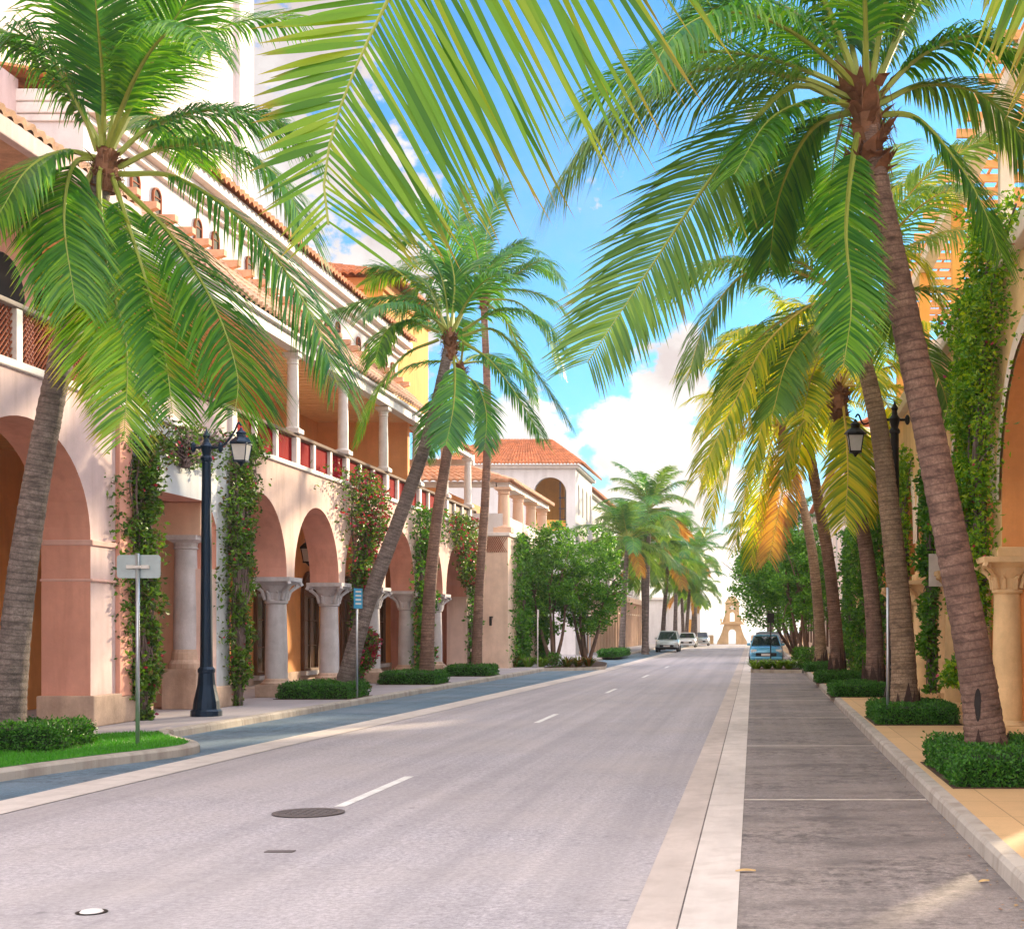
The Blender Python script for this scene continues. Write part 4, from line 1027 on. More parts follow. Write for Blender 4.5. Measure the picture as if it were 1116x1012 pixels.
def window(parent, x, y, w, z0, z1, rise, nx, frame=None, glass=None, bars=(1, 3), d=.12, name='window', fw=.08):
    """window in a wall facing nx (+1/-1 along x) with its own frame and glazing bars, standing proud of the wall plane x"""
    fm = frame or M_WOOD
    b = MB(); y0, y1 = y-w/2, y+w/2
    xa, xb = sorted((x+nx*.012, x+nx*d))
    b.box(xa, xb, y0, y0+fw, z0, z1); b.box(xa, xb, y1-fw, y1, z0, z1); b.box(xa, xb, y0+fw, y1-fw, z0, z0+fw)
    if rise == 0: b.box(xa, xb, y0+fw, y1-fw, z1-fw, z1)
    else:
        b.box(xa, xb-.01*nx if nx > 0 else xb, y0+fw, y1-fw, z1-fw*.5, z1)
        hw = w/2; pts = []
        for i in range(15):
            a = pi*i/14; pts.append((cos(a), sin(a)))
        for (c0, s0), (c1, s1) in zip(pts, pts[1:]):
            q = [(y+hw*c0, z1+rise*s0), (y+hw*c1, z1+rise*s1), (y+(hw-fw)*c1, z1+(rise-fw)*s1), (y+(hw-fw)*c0, z1+(rise-fw)*s0)]
            for X in (xa, xb): b.poly([(X, a, c) for a, c in q])
            b.quad((xa,)+q[0], (xa,)+q[1], (xb,)+q[1], (xb,)+q[0]); b.quad((xa,)+q[3], (xa,)+q[2], (xb,)+q[2], (xb,)+q[3])
    xm = sorted((x+nx*.02, x+nx*d*.6)); t = .03
    for i in range(1, bars[0]+1):
        yy = y0+w*i/(bars[0]+1); b.box(xm[0], xm[1], yy-t/2, yy+t/2, z0+fw, z1-fw)
    for i in range(1, bars[1]+1):
        zz = z0+(z1-z0)*i/(bars[1]+1); b.box(xm[0]+.004, xm[1]-.004, y0+fw, y1-fw, zz-t/2, zz+t/2)
    o = b.build(name, fm, parent)
    g = MB(); xg = x+nx*.03
    g.quad((xg, y0+.01, z0+.01), (xg, y1-.01, z0+.01), (xg, y1-.01, z1), (xg, y0+.01, z1))
    if rise: g.poly([(xg, y+(w/2-.01)*cos(pi*i/14), z1+(rise-.01)*sin(pi*i/14)) for i in range(15)])
    g.build('pane', glass or M_GLASS, o)
    return o
def part(parent, name, mat, *boxes, bevel=0):
    for q in boxes: o = MB().box(*q).build(name, mat, parent, bevel=bevel)
    return o

# ------------------------------------------------------------------ left: the pink arcade building
A = thing('arcade_building', 'long pink arcaded building on the left with balcony, red panels and stone columns', 'building', (-14, 38, 0))
XB = FX-.82
CY = [36.2+4.51*i for i in range(5)]                 # columns
b = MB()
ops = [(22.95, 2.22, .15, 3.45, 1.85), (15.6, 2.2, .15, 3.45, 1.85)]
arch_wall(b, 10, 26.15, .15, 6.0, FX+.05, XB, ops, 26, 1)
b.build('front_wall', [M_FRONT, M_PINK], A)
b = MB(); arch_wall(b, 26.152, 32.0, .15, 6.0, FX, XB, [(29.45, 1.75, .15, 4.62, 0)], 4, 1)
# corbelled corners of the entrance
for e, s in ((27.7, 1), (31.2, -1)):
    b.m = 0; p0, p1, p2 = (e, 4.62), (e+s*.38, 4.62), (e, 4.12); b.poly([(FX-.003, p0[0], p0[1]-.002), (FX-.003, p1[0], p1[1]-.002), (FX-.003, p2[0]+s*.002, p2[1])]); b.m = 1
    b.quad((FX-.003, p1[0], p1[1]-.002), (FX-.003, p2[0]+s*.002, p2[1]), (XB, p2[0]+s*.002, p2[1]), (XB, p1[0], p1[1]-.002))
b.build('front_wall', [stucco('cool pale stucco', (0.62, 0.66, 0.70), .12, stain=.35), M_PINK], A)
b = MB(); ops = [(33.95+4.51*i, 1.96, 3.18, 3.18, 1.96) for i in range(6)]
def pier(b, y0, y1): b.box(XB, FX, y0, y1, .15, 3.18)
arch_wall(b, 32.002, 60.2, 3.18, 6.0, FX, XB, ops, 26, 1)
b.m = 0; b.box(XB+.001, FX-.002, 30.9, 32.0, .16, 3.18); b.box(XB+.001, FX-.002, 58.45, 60.2, .15, 3.178)
b.build('front_wall', [stucco('blush stucco', (0.76, 0.56, 0.49), .14, stain=.45), M_PINK], A)
# impost and plinth of the big pillar
part(A, 'impost', M_PINKP, (XB-.05, FX+.095, 25.17-.02, 26.2, 3.36, 3.46), (XB-.03, FX+.09, 25.16, 26.18, 2.72, 2.77), bevel=.015)
part(A, 'plinth', M_PLINTH, (XB-.06, FX+.14, 25.1, 26.24, .15, .70), (XB-.06, FX+.12, 26.25, 27.66, .15, .64), (XB-.06, FX+.10, 30.95, 32.35, .15, .62), bevel=.02)
# entrance recess: engaged columns, arch and dark door
part(A, 'pilaster', M_PINK, (FX, FX+.13, 26.16, 26.7, .64, 5.95), bevel=.015)
for yy, xx in ((30.95, -12.35),): column(A, xx, yy, .15, 3.9, .25, M_STONE, 'plain', None, 'column', 18, 1.15)
part(A, 'entablature', M_PEACH, (-13.5, -11.95, 30.72, 31.18, 3.9, 4.6))
b = MB(); arch_wall(b, -15.5, XB-.02, .15, 5.6, 31.4, 31.75, [(-14.35, 1.0, .15, 3.0, 1.0)], 20, None, True, True)
b.build('recess_wall', M_PEACH, A)
part(A, 'recess_wall', M_ORANGE, (-15.8, -15.5, 25.0, 32.5, .15, 5.6))
part(A, 'door', M_WOOD, (-15.4, -13.2, 31.8, 31.9, .15, 4.1))
# columns of the arcade
for i, yy in enumerate(CY): column(A, FX-.36, yy, .15, 3.18, .27, M_STONE)
# the back of the arcade
b = MB(); b.box(-15.6, -15.3, 10, 25, .15, 5.6); b.box(-15.6, -15.3, 32.5, 61, .15, 5.6); b.build('rear_wall', M_ORANGE, A)
part(A, 'arcade_ceiling', M_WOODO, (-15.6, XB-.002, 10, 60.2, 5.6, 5.98))
part(A, 'skirting', M_PLINTH, (-15.3, -15.24, 10, 25, .15, .62), (-15.3, -15.24, 32.5, 60, .15, .45))
part(A, 'end_wall', M_PINK, (-15.3, XB-.01, 60.0, 60.2, .15, 5.58))
for k, yy in enumerate((35.3, 39.8, 44.35, 48.9, 53.4, 57.9)):
    window(A, -15.3, yy, 1.7, .45, 3.0, .85, 1, M_WOOD, M_AMB if k % 3 != 1 else M_GLASS, (1, 2))
    part(A, 'window_sill', M_STONE, (-15.28, -15.05, yy-1.0, yy+1.0, .3, .44), bevel=.01)
# arcade lanterns
def lantern_mesh(root, c, s=1.0, iron=M_IRON, parent=None):
    p = parent or root
    f = MB(); w0, w1 = .13*s, .19*s; z0, z1 = c.z-.42*s, c.z
    for sx in (-1, 1):
        for sy in (-1, 1): f.tube([(c.x+sx*w0, c.y+sy*w0, z0), (c.x+sx*w1, c.y+sy*w1, z1)], .016*s, 4)
    for w, z in ((w0, z0), (w1, z1)):
        f.box(c.x-w-.02*s, c.x+w+.02*s, c.y-w-.02*s, c.y+w+.02*s, z-.02*s, z+.02*s)
    f.lathe([(w1*1.5, z1+.02*s), (w1*1.45, z1+.05*s), (w1*.85, z1+.15*s), (w1*.6, z1+.17*s), (w1*.6, z1+.24*s), (w1*.75, z1+.26*s), (.05*s, z1+.33*s), (.02*s, z1+.40*s)], c.x, c.y, 8)
    f.lathe([(.02*s, z0-.12*s), (.05*s, z0-.07*s), (w0*.9, z0-.02*s)], c.x, c.y, 8)
    o = f.build('lantern', iron, p)
    g = MB()
    for a, d in ((0, 1), (0, -1), (1, 1), (1, -1)):
        q = []
        for w, z in ((w0, z0), (w1, z1)):
            for t in (-1, 1): q.append((c.x+(d*w if a == 0 else t*w), c.y+(d*w if a == 1 else t*w), z))
        g.quad(q[0], q[1], q[3], q[2])
    g.build('glass', M_LGLASS, o)
    return o
for i, (yy, zz) in enumerate(((33.9, 4.3), (38.4, 4.3), (42.9, 4.3))):
    r = thing('hanging_lantern', ('dark lantern hanging in the arch left of the first stone column', 'dark lantern hanging in the arch between the first and second columns', 'dark lantern hanging in the arch behind the leaning palm')[i], 'lantern', (-13.4, yy, zz), 'lanterns hanging in the arcade')
    lantern_mesh(r, Vector((-13.4, yy, zz)), 1.0, M_IRON2)
    MB().tube([(-13.4, yy, zz+.35), (-13.4, yy, 5.62)], .012, 5).build('chain', M_IRON2, r)
# string course and balcony
part(A, 'string_course', M_TRIM, (XB, FX+.12, 10, 26.2, 6.002, 6.14), (XB, FX+.07, 26.21, 60.25, 6.002, 6.12), bevel=.02)
part(A, 'balcony_floor', M_CREAM, (-15.8, XB-.003, 10, 60.2, 6.0, 6.1))
# lattice balustrade on the near bay
la = MB(); X0 = FX-.12
for k in range(150):
    y = 14+k*.11; 
    for s in (1, -1):
        a, c = (y, y+.86) if s > 0 else (y+.86, y)
        if max(a, c) > 26.0: continue
        la.tube([(X0+s*.012, a, 6.16), (X0+s*.012, c, 7.02)], .014, 4)
la.build('lattice', M_LATT, A)
for yy in (14.1, 17.0, 19.9, 22.9, 25.95): part(A, 'baluster', M_TRIM, (X0-.09, X0+.09, yy-.1, yy+.1, 6.14, 7.03), bevel=.012)
part(A, 'handrail', stucco('weathered rail', (.34, .30, .27), .2), (X0-.12, X0+.12, 10, 26.15, 7.035, 7.12), bevel=.02)
# red panel balustrade
UC = [32.3+4.51*i for i in range(7)]
for i in range(len(UC)):
    for j in range(3):
        yy = UC[i]+4.51*j/3
        if yy > 60: continue
        part(A, 'baluster', M_TRIM, (X0-.09 if j else X0-.15, X0+.09 if j else X0+.13, yy-.09-.06*(j == 0), yy+.09+.06*(j == 0), 6.12, 6.82), bevel=.012)
        if yy+1.4 < 60: part(A, 'balustrade_panel', M_RED if i != 5 else M_WOOD, (X0-.03, X0+.0, yy+.10, yy+4.51/3-.10, 6.13, 6.80))
part(A, 'handrail', stucco('brown weathered rail', (.20, .14, .11), .25), (X0-.10, X0+.12, 26.5, 60.1, 6.825, 6.92), bevel=.02)
part(A, 'balustrade_panel', M_FRONT, (X0-.09, X0+.05, 26.3, 32.1, 6.12, 6.82))
for yy in UC[1:]:
    column(A, X0-.02, yy, 6.92, 9.0, .15, M_TRIM, 'plain', None, 'column', 14, .16)
# loggia: back wall, windows, ceiling boards, eave
part(A, 'loggia_wall', stucco('bright orange stucco', (.88, .44, .20), .1), (-15.8, -15.5, 26.4, 50.6, 6.1, 9.3))
part(A, 'loggia_wall', M_PINK, (-13.5, -13.2, 10, 26.4, 6.1, 9.38), (-15.8, -13.2, 26.1, 26.398, 6.1, 9.38))
part(A, 'loggia_wall', stucco('bright orange stucco', (.88, .44, .20), .1), (-15.5, -12.3, 50.6, 50.9, 6.1, 9.3))
for yy in (30.5, 35, 39.5, 44, 48.2): window(A, -15.5, yy, .95, 6.9, 8.3, 0, 1, M_WOOD, M_GLASS, (1, 2))
r = MB(); r.poly([(-13.185, 25.0+.75*cos(pi*i/14), 7.75+.75*sin(pi*i/14)) for i in range(15)]+[(-13.185, 24.25, 6.12), (-13.185, 25.75, 6.12)]); r.build('doorway', M_DARK, A)
r = MB(); r.poly([(-13.185, 20.6+.75*cos(pi*i/14), 7.75+.75*sin(pi*i/14)) for i in range(15)]+[(-13.185, 19.85, 6.12), (-13.185, 21.35, 6.12)]); r.build('doorway', M_DARK, A)
c = MB(); y = 26.45
while y < 50.5: c.box(-15.5, FX-.25, y, y+.40, 9.20, 9.30); y += .50
c.build('ceiling_boards', stucco('terracotta ceiling boards', (.95, .58, .30), .10, scale=3), A)
part(A, 'ceiling_deck', M_LATT, (-15.5, FX-.24, 26.4, 50.55, 9.301, 9.36))
part(A, 'fascia', M_TRIM, (FX-.22, FX+.10, 26.4, 50.9, 9.02, 9.30), (FX-.1, FX+.22, 26.4, 50.9, 9.302, 9.40), bevel=.015)
c = MB(); c.box(-13.5, FX+.25, 10, 26.38, 9.40, 9.46); c.build('soffit', M_TILEP, A)
part(A, 'fascia', M_FRONT, (FX+.26, FX+.44, 10, 26.38, 9.36, 9.66), bevel=.02)
t = MB(); tiles(t, (FX+.46, 10, 9.68), (FX+.46, 26.4, 9.68), (-13.9, 10, 10.9), (-13.9, 26.4, 10.9), 54, 7, .09); t.build('roof', M_TILEP, A)
t = MB(); tiles(t, (FX+.26, 26.4, 9.42), (FX+.26, 50.9, 9.42), (-12.72, 26.4, 10.62), (-12.72, 50.9, 10.62), 78, 4, .10); t.build('roof', M_TILEP, A)
# corbels under the upper windows
for k in range(26):
    yy = 27+k*.92; q = MB(); q.rings([[(-12.72, yy, 10.25), (-12.72, yy+.18, 10.25), (-12.72, yy+.18, 10.55), (-12.72, yy, 10.55)], [(-12.1, yy, 10.42), (-12.1, yy+.18, 10.42), (-12.1, yy+.18, 10.55), (-12.1, yy, 10.55)]], True, False, True)
    q.build('corbel', M_TILEP, A)
# third floor
part(A, 'upper_wall', M_WHITE, (-17, -12.72, 27.0, 50.9, 9.37, 11.5))
part(A, 'upper_wall', M_FRONT, (-17, -13.95, 14, 26.99, 9.47, 12.3))
for k in range(7):
    yy = 29.2+k*3.3
    for dd in (0, 1.05): window(A, -12.72, yy+dd, .42, 10.62, 11.05, .2, 1, M_LATT, M_DARK, (0, 0), .06, 'window', .04)
part(A, 'cornice', M_TRIM, (-17, -12.6, 26.95, 50.95, 11.5, 11.64), (-17, -12.42, 26.92, 50.98, 11.645, 11.86), (-17, -12.22, 26.9, 51.0, 11.865, 12.1), bevel=.02)
t = MB(); tiles(t, (-12.05, 26.8, 12.12), (-12.05, 51.0, 12.12), (-17, 26.8, 13.0), (-17, 51, 13.0), 80, 6, .10); t.build('roof', M_TILE, A)
# end pergola of the balcony
part(A, 'pergola_beam', M_TRIM, (FX-.24, FX-.02, 50.95, 60.2, 9.0, 9.22), (-15.4, FX-.02, 60.0, 60.22, 8.76, 8.995), bevel=.01)
t = MB(); tiles(t, (FX+.15, 51.0, 9.24), (FX+.15, 60.3, 9.24), (-14.6, 51.0, 10.2), (-14.6, 60.3, 10.2), 30, 6, .10); t.build('roof', M_TILE, A)
part(A, 'loggia_wall', M_PEACH, (-15.9, -15.6, 50.91, 60.2, 6.1, 9.9))

# pale tower behind
T = thing('pale_tower', 'tall pale stuccoed tower rising behind the pink building at the top left', 'building', (-24, 45, 0))
part(T, 'wall', stucco('blush white stucco', (.68, .58, .56), .06, stain=.2), (-34, -18.2, 33, 50.0, 0, 26))
part(T, 'pilaster', M_WHITE, (-19.4, -18.05, 50.002, 51.4, 0, 26))
part(T, 'cornice', M_TRIM, (-34, -17.9, 32.8, 51.7, 25.6, 26.3), bevel=.05)
# yellow block with tiled roof
K = thing('yellow_house', 'yellow upper block with tiled eave behind the pink building roof', 'building', (-18, 56, 0))
part(K, 'wall', M_YEL, (-24, -13.6, 52.2, 59.5, 10.3, 14.75))
part(K, 'frieze', M_ORANGE, (-24.05, -13.5, 52.1, 59.6, 14.3, 14.72))
t = MB(); tiles(t, (-24.5, 51.6, 14.78), (-13.0, 51.6, 14.78), (-20, 56, 16.2), (-17, 56, 16.2), 40, 6, .10); tiles(t, (-13.0, 51.6, 14.78), (-13.0, 60, 14.78), (-17, 56, 16.2), (-17, 57, 16.2), 26, 6, .10); t.build('roof', M_TILE, K)
q = MB(); q.poly([(-15.6+.75*cos(pi*i/14), 52.19, 13.0+.75*sin(pi*i/14)) for i in range(15)]+[(-16.35, 52.19, 11.4), (-14.85, 52.19, 11.4)]); q.build('arched_niche', stucco('golden niche', (.80, .42, .04), .1), K)

# ------------------------------------------------------------------ left: stone pavilion
B = thing('stone_pavilion', 'peach stone pavilion with open upper loggia beyond the pink arcade', 'building', (-13, 68, 0))
part(B, 'wall', stucco('peach ashlar', (.74, .56, .44), .14, scale=2), (-16, -10.7, 62, 74, 0, 5.9))
part(B, 'string_course', M_TRIM, (-16.1, -10.6, 61.9, 74.1, 5.902, 6.06), bevel=.02)
la = MB()
for k in range(14):
    x = -12.3+k*.09
    for s in (1, -1): la.tube([(x, 61.97, 5.2 if s > 0 else 5.86), (x+.4, 61.97, 5.86 if s > 0 else 5.2)], .014, 4)
la.build('lattice', M_LATT, B)
part(B, 'parapet', M_WHITE, (-10.95, -10.72, 62.5, 73.9, 6.06, 6.75), (-16, -10.95, 62.1, 62.3, 6.06, 6.9))
for yy in (62.4, 66.2, 70.0, 73.7): column(B, -10.95, yy, 6.06, 8.05, .26, M_PEACH, 'plain', None, 'column', 4 if yy == 62.4 else 12, .3)
part(B, 'loggia_wall', M_ORANGE, (-14.5, -14.2, 62.4, 74, 6.06, 8.2))
part(B, 'beam', M_TRIM, (-11.2, -10.65, 62.1, 74.1, 8.052, 8.26), (-16, -11.25, 62.1, 62.5, 8.052, 8.28))
for yy in (64.3, 68.1, 71.9): window(B, -14.2, yy, 1.0, 6.5, 7.9, 0, 1)
t = MB(); tiles(t, (-10.4, 61.8, 8.3), (-10.4, 74.4, 8.3), (-13.5, 63, 9.3), (-13.5, 73, 9.3), 36, 8, .09); tiles(t, (-16.5, 61.7, 8.3), (-10.4, 61.8, 8.3), (-16.5, 63, 9.3), (-13.5, 63, 9.3), 20, 6, .09); t.build('roof', M_TILEP, B)
sl_ = MB(); sl_.tube([(-11.4, 61.7, 2.0), (-11.4, 61.7, 2.35)], .06, 8); sl_.box(-11.46, -11.34, 61.7, 62, 2.35, 2.4); sl_.build('wall_lamp', M_IRON2, B)

# ------------------------------------------------------------------ left: white building with red roof
Cb = thing('white_building', 'white building with red hipped tile roof and big arched upper opening', 'building', (-15, 97, 0))
b = MB(); arch_wall(b, -20, -11.5, 0, 12.2, 92.0, 92.4, [(-13.15, 1.05, 8.2, 10.6, 1.05)], 22, None, True, True)
b.build('front_wall', M_WHITE, Cb)
b = MB(); ops = [(93.6, .42, 9.3, 10.9, .42), (95.9, .42, 9.3, 10.9, .42), (98.2, .42, 9.3, 10.9, .42), (100.3, .42, 9.3, 10.9, .42)]
arch_wall(b, 92.402, 101.4, 0, 12.2, -11.5, -11.8, ops, 14); b.build('side_wall', M_WHITE, Cb)
part(Cb, 'rear_wall', M_YEL, (-20, -11.82, 96.2, 96.5, 7.8, 12.1))
part(Cb, 'floor_slab', M_CREAM, (-20, -11.82, 92.42, 101.3, 7.6, 7.8))
part(Cb, 'rear_wall', M_GLASS, (-12.3, -12.2, 92.42, 101, 8.4, 11.6))
for (c_, *_r) in ops: window(Cb, -11.72, c_, .84, 9.3, 10.9, .42, 1, M_TRIM, M_GLASS, (1, 2), .1)
wb = MB()
for xx in (-12.15, -12.55): wb.box(xx, xx+.06, 92.1, 92.18, 8.2, 11.35)
for zz in (8.9, 9.6, 10.3): wb.box(-12.6, -12.1, 92.11, 92.17, zz, zz+.05)
wb.build('window_grille', M_IRON, Cb)
part(Cb, 'balcony_rail', M_YEL, (-14.2, -12.1, 92.2, 92.3, 8.2, 8.9))
part(Cb, 'cornice', M_TRIM, (-20.4, -11.25, 91.7, 101.6, 12.202, 12.42), bevel=.03)
t = MB(); e = 12.45
tiles(t, (-20.6, 91.3, e), (-10.9, 91.3, e), (-18, 95.5, 14.5), (-13.6, 95.5, 14.5), 44, 9, .10)
tiles(t, (-10.9, 91.3, e), (-10.9, 102, e), (-13.6, 95.5, 14.5), (-13.6, 98, 14.5), 40, 9, .10)
t.build('roof', M_TILE, Cb)
for yy in (93.6, 96.5, 99.4): window(Cb, -11.5, yy, 1.3, 4.9, 7.0, 0, 1, M_TRIM, M_GLASS, (1, 2), .06)
# its long continuation with a colonnade
Db = thing('white_colonnade_building', 'long white building with ground floor colonnade receding behind the far left palms', 'building', (-15, 130, 0))
b = MB(); b.box(-20, -12.0, 101.6, 160, 4.7, 11.6); b.build('wall', M_WHITE, Db)
part(Db, 'ground_wall', M_CREAM, (-20, -13.6, 92.5, 160, 0, 4.69))
part(Db, 'eave', M_TRIM, (-20, -11.7, 101.61, 160.2, 11.602, 11.8), bevel=.03)
t = MB(); tiles(t, (-11.4, 101.6, 11.84), (-11.4, 160.4, 11.84), (-15, 102, 13.3), (-15, 160, 13.3), 120, 6, .11); t.build('roof', M_TILE, Db)
for k in range(14):
    yy = 105+k*4.0; window(Db, -12.0, yy, 1.1, 8.2, 9.9, .4, 1, M_TRIM, M_GLASS, (1, 2), .08)
    window(Db, -12.0, yy, 1.1, 5.2, 7.0, 0, 1, M_TRIM, M_GLASS, (1, 2), .08)
window(Db, -12.0, 102.6, 1.3, 8.0, 10.2, .5, 1, M_WOOD, M_DARK, (1, 2), .1, 'door')
part(Db, 'colonnade_beam', M_PEACH, (-13.6, -11.3, 93.5, 150, 4.2, 4.69), bevel=.03)
part(Db, 'colonnade_rail', M_CREAM, (-11.62, -11.48, 94, 150, 3.1, 3.2))
for k in range(26): part(Db, 'column', M_PEACH, (-11.72, -11.4, 94+k*2.2, 94.3+k*2.2, .15, 4.198), bevel=.02)
for k in range(12): window(Db, -13.6, 96+k*4.4, 2.0, .5, 3.4, 0, 1, M_IRON, M_GLASS, (1, 1), .08, 'shop_window')
# low cream house by the sea front
Eb = thing('cream_house', 'small cream house with arched yellow door at the far end of the street', 'building', (-8, 168, 0))
part(Eb, 'wall', M_WHITE, (-13, -6.2, 166, 172, 0, 5.2)); q = MB(); q.poly([(-7.4+.5*cos(pi*i/10), 165.97, 2.4+.5*sin(pi*i/10)) for i in range(11)]+[(-7.9, 165.97, .2), (-6.9, 165.97, .2)]); q.build('door', M_YEL, Eb)
part(Eb, 'roof', M_TRIM, (-13.3, -6.0, 165.7, 172.3, 5.2, 5.5))

# ------------------------------------------------------------------ right: golden arcade with pergola
R = thing('golden_arcade_building', 'golden stone arcade on the right with vine covered piers and wooden pergola on top', 'building', (6, 34, 0))
RC = [17.8, 23.6, 29.4, 35.2, 41.0, 46.6]
b = MB(); ops = [((a+c)/2, (c-a)/2-.42, .15, 4.0, 2.3) for a, c in zip(RC, RC[1:])]+[(14.9, 2.48, .15, 4.0, 2.3)]
arch_wall(b, 10, 47.0, .15, 7.6, RX, RX+.9, ops, 26, 1)
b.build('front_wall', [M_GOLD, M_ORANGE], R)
# moulded archivolts
for (c_, hw, zb, zs, ri) in ops[:5]:
    q = MB()
    for i in range(26):
        a0, a1 = pi*i/26, pi*(i+1)/26; r0 = []
        for a in (a0, a1):
            r0.append([(RX-.05, c_+(hw+.0)*cos(a), zs+ri*sin(a)), (RX-.05, c_+(hw+.28)*cos(a), zs+(ri+.28)*sin(a)), (RX-.001, c_+(hw+.28)*cos(a), zs+(ri+.28)*sin(a))])
        q.rings(r0, closed=False)
    q.build('archivolt', M_CREAM, R)
for yy in RC:
    column(R, RX+.10, yy-.36, .15, 3.05, .24, M_STONEW, 'flare', M_STONEW, 'column', 18, .22)
    column(R, RX+.62, yy-.36, .15, 3.05, .2, M_STONEW, 'plain', M_STONEW, 'column', 14, .22)
part(R, 'impost', M_STONEW, *[(RX-.08, RX+.98, yy-.46, yy+.46, 3.06, 3.22) for yy in RC], bevel=.02)
part(R, 'cornice', M_CREAM, (RX-.18, RX+.9, 10, 47.1, 7.602, 7.8), bevel=.03)
b = MB(); arch_wall(b, 10, 47, .15, 7.6, 7.6, 7.75, [(22.7, .47, 3.12, 3.75, .38)], 14); b.build('rear_wall', M_ORANGE, R)  # vent opening added to throw a sun streak onto the parking lane
part(R, 'ceiling', M_GOLD, (RX+.902, 7.6, 10, 47, 6.9, 7.58))
for yy in (14.9, 20.7, 26.5, 32.3, 38.1, 43.8):
    window(R, 7.6, yy, 2.6, .35, 3.6, .9, -1, M_WOOD, M_GLASS, (2, 2))
for yy in (23.6, 29.4, 35.2, 41.0): part(R, 'pilaster', M_GOLD, (7.2, 7.59, yy-.3, yy+.3, .15, 6.85))
# terrace and pergola
part(R, 'terrace_floor', M_CREAM, (RX+.9, 12, 10, 47, 7.602, 7.7))
part(R, 'parapet', M_CREAM, (RX+.05, RX+.3, 10, 46.9, 7.802, 8.35))
PXL = 4.62
for yy in (20.2, 26.0, 32.2, 38.4, 44.6):
    part(R, 'pergola_post', M_YEL if yy > 30 else M_CREAM, (PXL-.13, PXL+.13, yy-.13, yy+.13, 8.352, 11.45), bevel=.02)
    part(R, 'pergola_post', M_CREAM, (8.4, 8.66, yy-.13, yy+.13, 7.7, 11.45))
part(R, 'pergola_beam', M_CREAM, (PXL-.17, PXL+.17, 12, 46.6, 11.452, 11.78), bevel=.02)
part(R, 'pergola_beam', M_CREAM, (8.37, 8.69, 12, 46.6, 11.452, 11.78))
k = 0; yy = 12.5
while yy < 46.5:
    part(R, 'pergola_joist', M_WOODO, (4.1, 9.6, yy, yy+.10, 11.782, 11.95)); yy += .95
q = MB(); xx = 4.5
while xx < 9.5: q.box(xx, xx+.06, 12.3, 46.6, 11.952, 11.99); xx += .34
q.build('pergola_slats', M_WOODO, R)
part(R, 'upper_wall', M_CREAM, (5.2, 14, 46.9, 50.0, 7.0, 11.4))
part(R, 'terrace_wall', M_PEACH, (11.7, 12, 10, 46.9, 7.7, 9.2))
sg = thing('shop_sign', 'plain white hanging sign panel beside the right arcade columns', 'sign', (3.9, 29.2, 3.4))
q = MB(); q.box(3.60, 4.10, 29.16, 29.20, 2.75, 3.42); q.build('panel', M_TRIM, sg, bevel=.008)
q = MB(); q.tube([(3.56, 29.18, 3.5), (4.1, 29.18, 3.5)], .02, 6); q.tube([(3.7, 29.18, 3.5), (3.7, 29.18, 3.42)], .01, 4); q.tube([(4.0, 29.18, 3.5), (4.0, 29.18, 3.42)], .01, 4); q.build('bracket', M_IRON2, sg)
# lower continuation
R2 = thing('low_arcade_building', 'low vine grown arcade behind the farther right palms', 'building', (6, 56, 0))
b = MB(); ops = [(48.2+2.9*i+.9, .95, .15, 3.0, .95) for i in range(5)]
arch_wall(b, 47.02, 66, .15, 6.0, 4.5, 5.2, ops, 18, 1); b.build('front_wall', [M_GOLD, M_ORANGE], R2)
part(R2, 'rear_wall', M_ORANGE, (7.8, 8.1, 47.1, 66, .15, 6.0)); part(R2, 'ceiling', M_GOLD, (5.202, 8.1, 47.1, 66, 5.7, 6.0))
part(R2, 'pilaster', M_STONEW, *[(4.3, 4.499, 47.3+2.9*i, 47.75+2.9*i, .15, 5.9) for i in range(7)])
part(R2, 'cornice', M_CREAM, (4.3, 8.2, 47.1, 66.1, 6.002, 6.2), bevel=.03)
R3 = thing('tall_pale_building', 'tall pale building beyond the right palms with red tiled roof', 'building', (10, 90, 0))
part(R3, 'wall', stucco('pale rose stucco', (.80, .62, .52), .08), (5.2, 20, 68, 150, 0, 11.5))
for k in range(14):
    window(R3, 5.2, 71+k*5.6, 1.2, 5.0, 7.4, .4, -1, M_TRIM, M_GLASS, (1, 2), .08); window(R3, 5.2, 71+k*5.6, 1.6, .6, 3.4, 0, -1, M_WOOD, M_GLASS, (1, 2), .08)
t = MB(); tiles(t, (4.7, 67.6, 11.5), (4.7, 150.4, 11.5), (9, 68, 13.4), (9, 150, 13.4), 120, 6, .11); t.build('roof', M_TILE, R3)
part(R3, 'cornice', M_TRIM, (5.0, 20, 67.8, 150.2, 11.2, 11.45))

# ------------------------------------------------------------------ monument at the end of the street
Mo = thing('stone_monument', 'stone clock tower arch with flared buttresses closing the end of the street', 'monument', (-2.45, 165, 0))
ms = stucco('golden coquina', (.60, .42, .24), .15, scale=2)
cx = -2.45
b = MB(); arch_wall(b, cx-.95, cx+.95, 0, 2.3, 164.5, 165.7, [(cx, .43, 0, 1.3, .43)], 14, None, True, True)
b.build('base_arch', ms, Mo)
for s_ in (-1, 1):
    q = MB(); pr = [(.951, 0), (1.78, 0), (1.70, .35), (1.42, .85), (1.20, 1.4), (1.06, 1.95), (.951, 2.25)]
    q.rings([[(cx+s_*x, y, z) for x, z in pr] for y in (164.6, 165.6)], True, True, True); q.build('buttress', ms, Mo)
    q = MB(); q.rings([[(cx+s_*x, y, z) for x, z in ((.801, 2.56), (1.12, 2.56), (1.05, 2.9), (.88, 3.3), (.801, 3.7))] for y in (164.8, 165.4)], True, True, True); q.build('scroll', ms, Mo)
    q = MB(); q.lathe([(.10, 2.56), (.07, 2.7), (.12, 2.85), (.03, 3.05)], cx+s_*1.3, 165.1, 8); q.build('finial', ms, Mo)
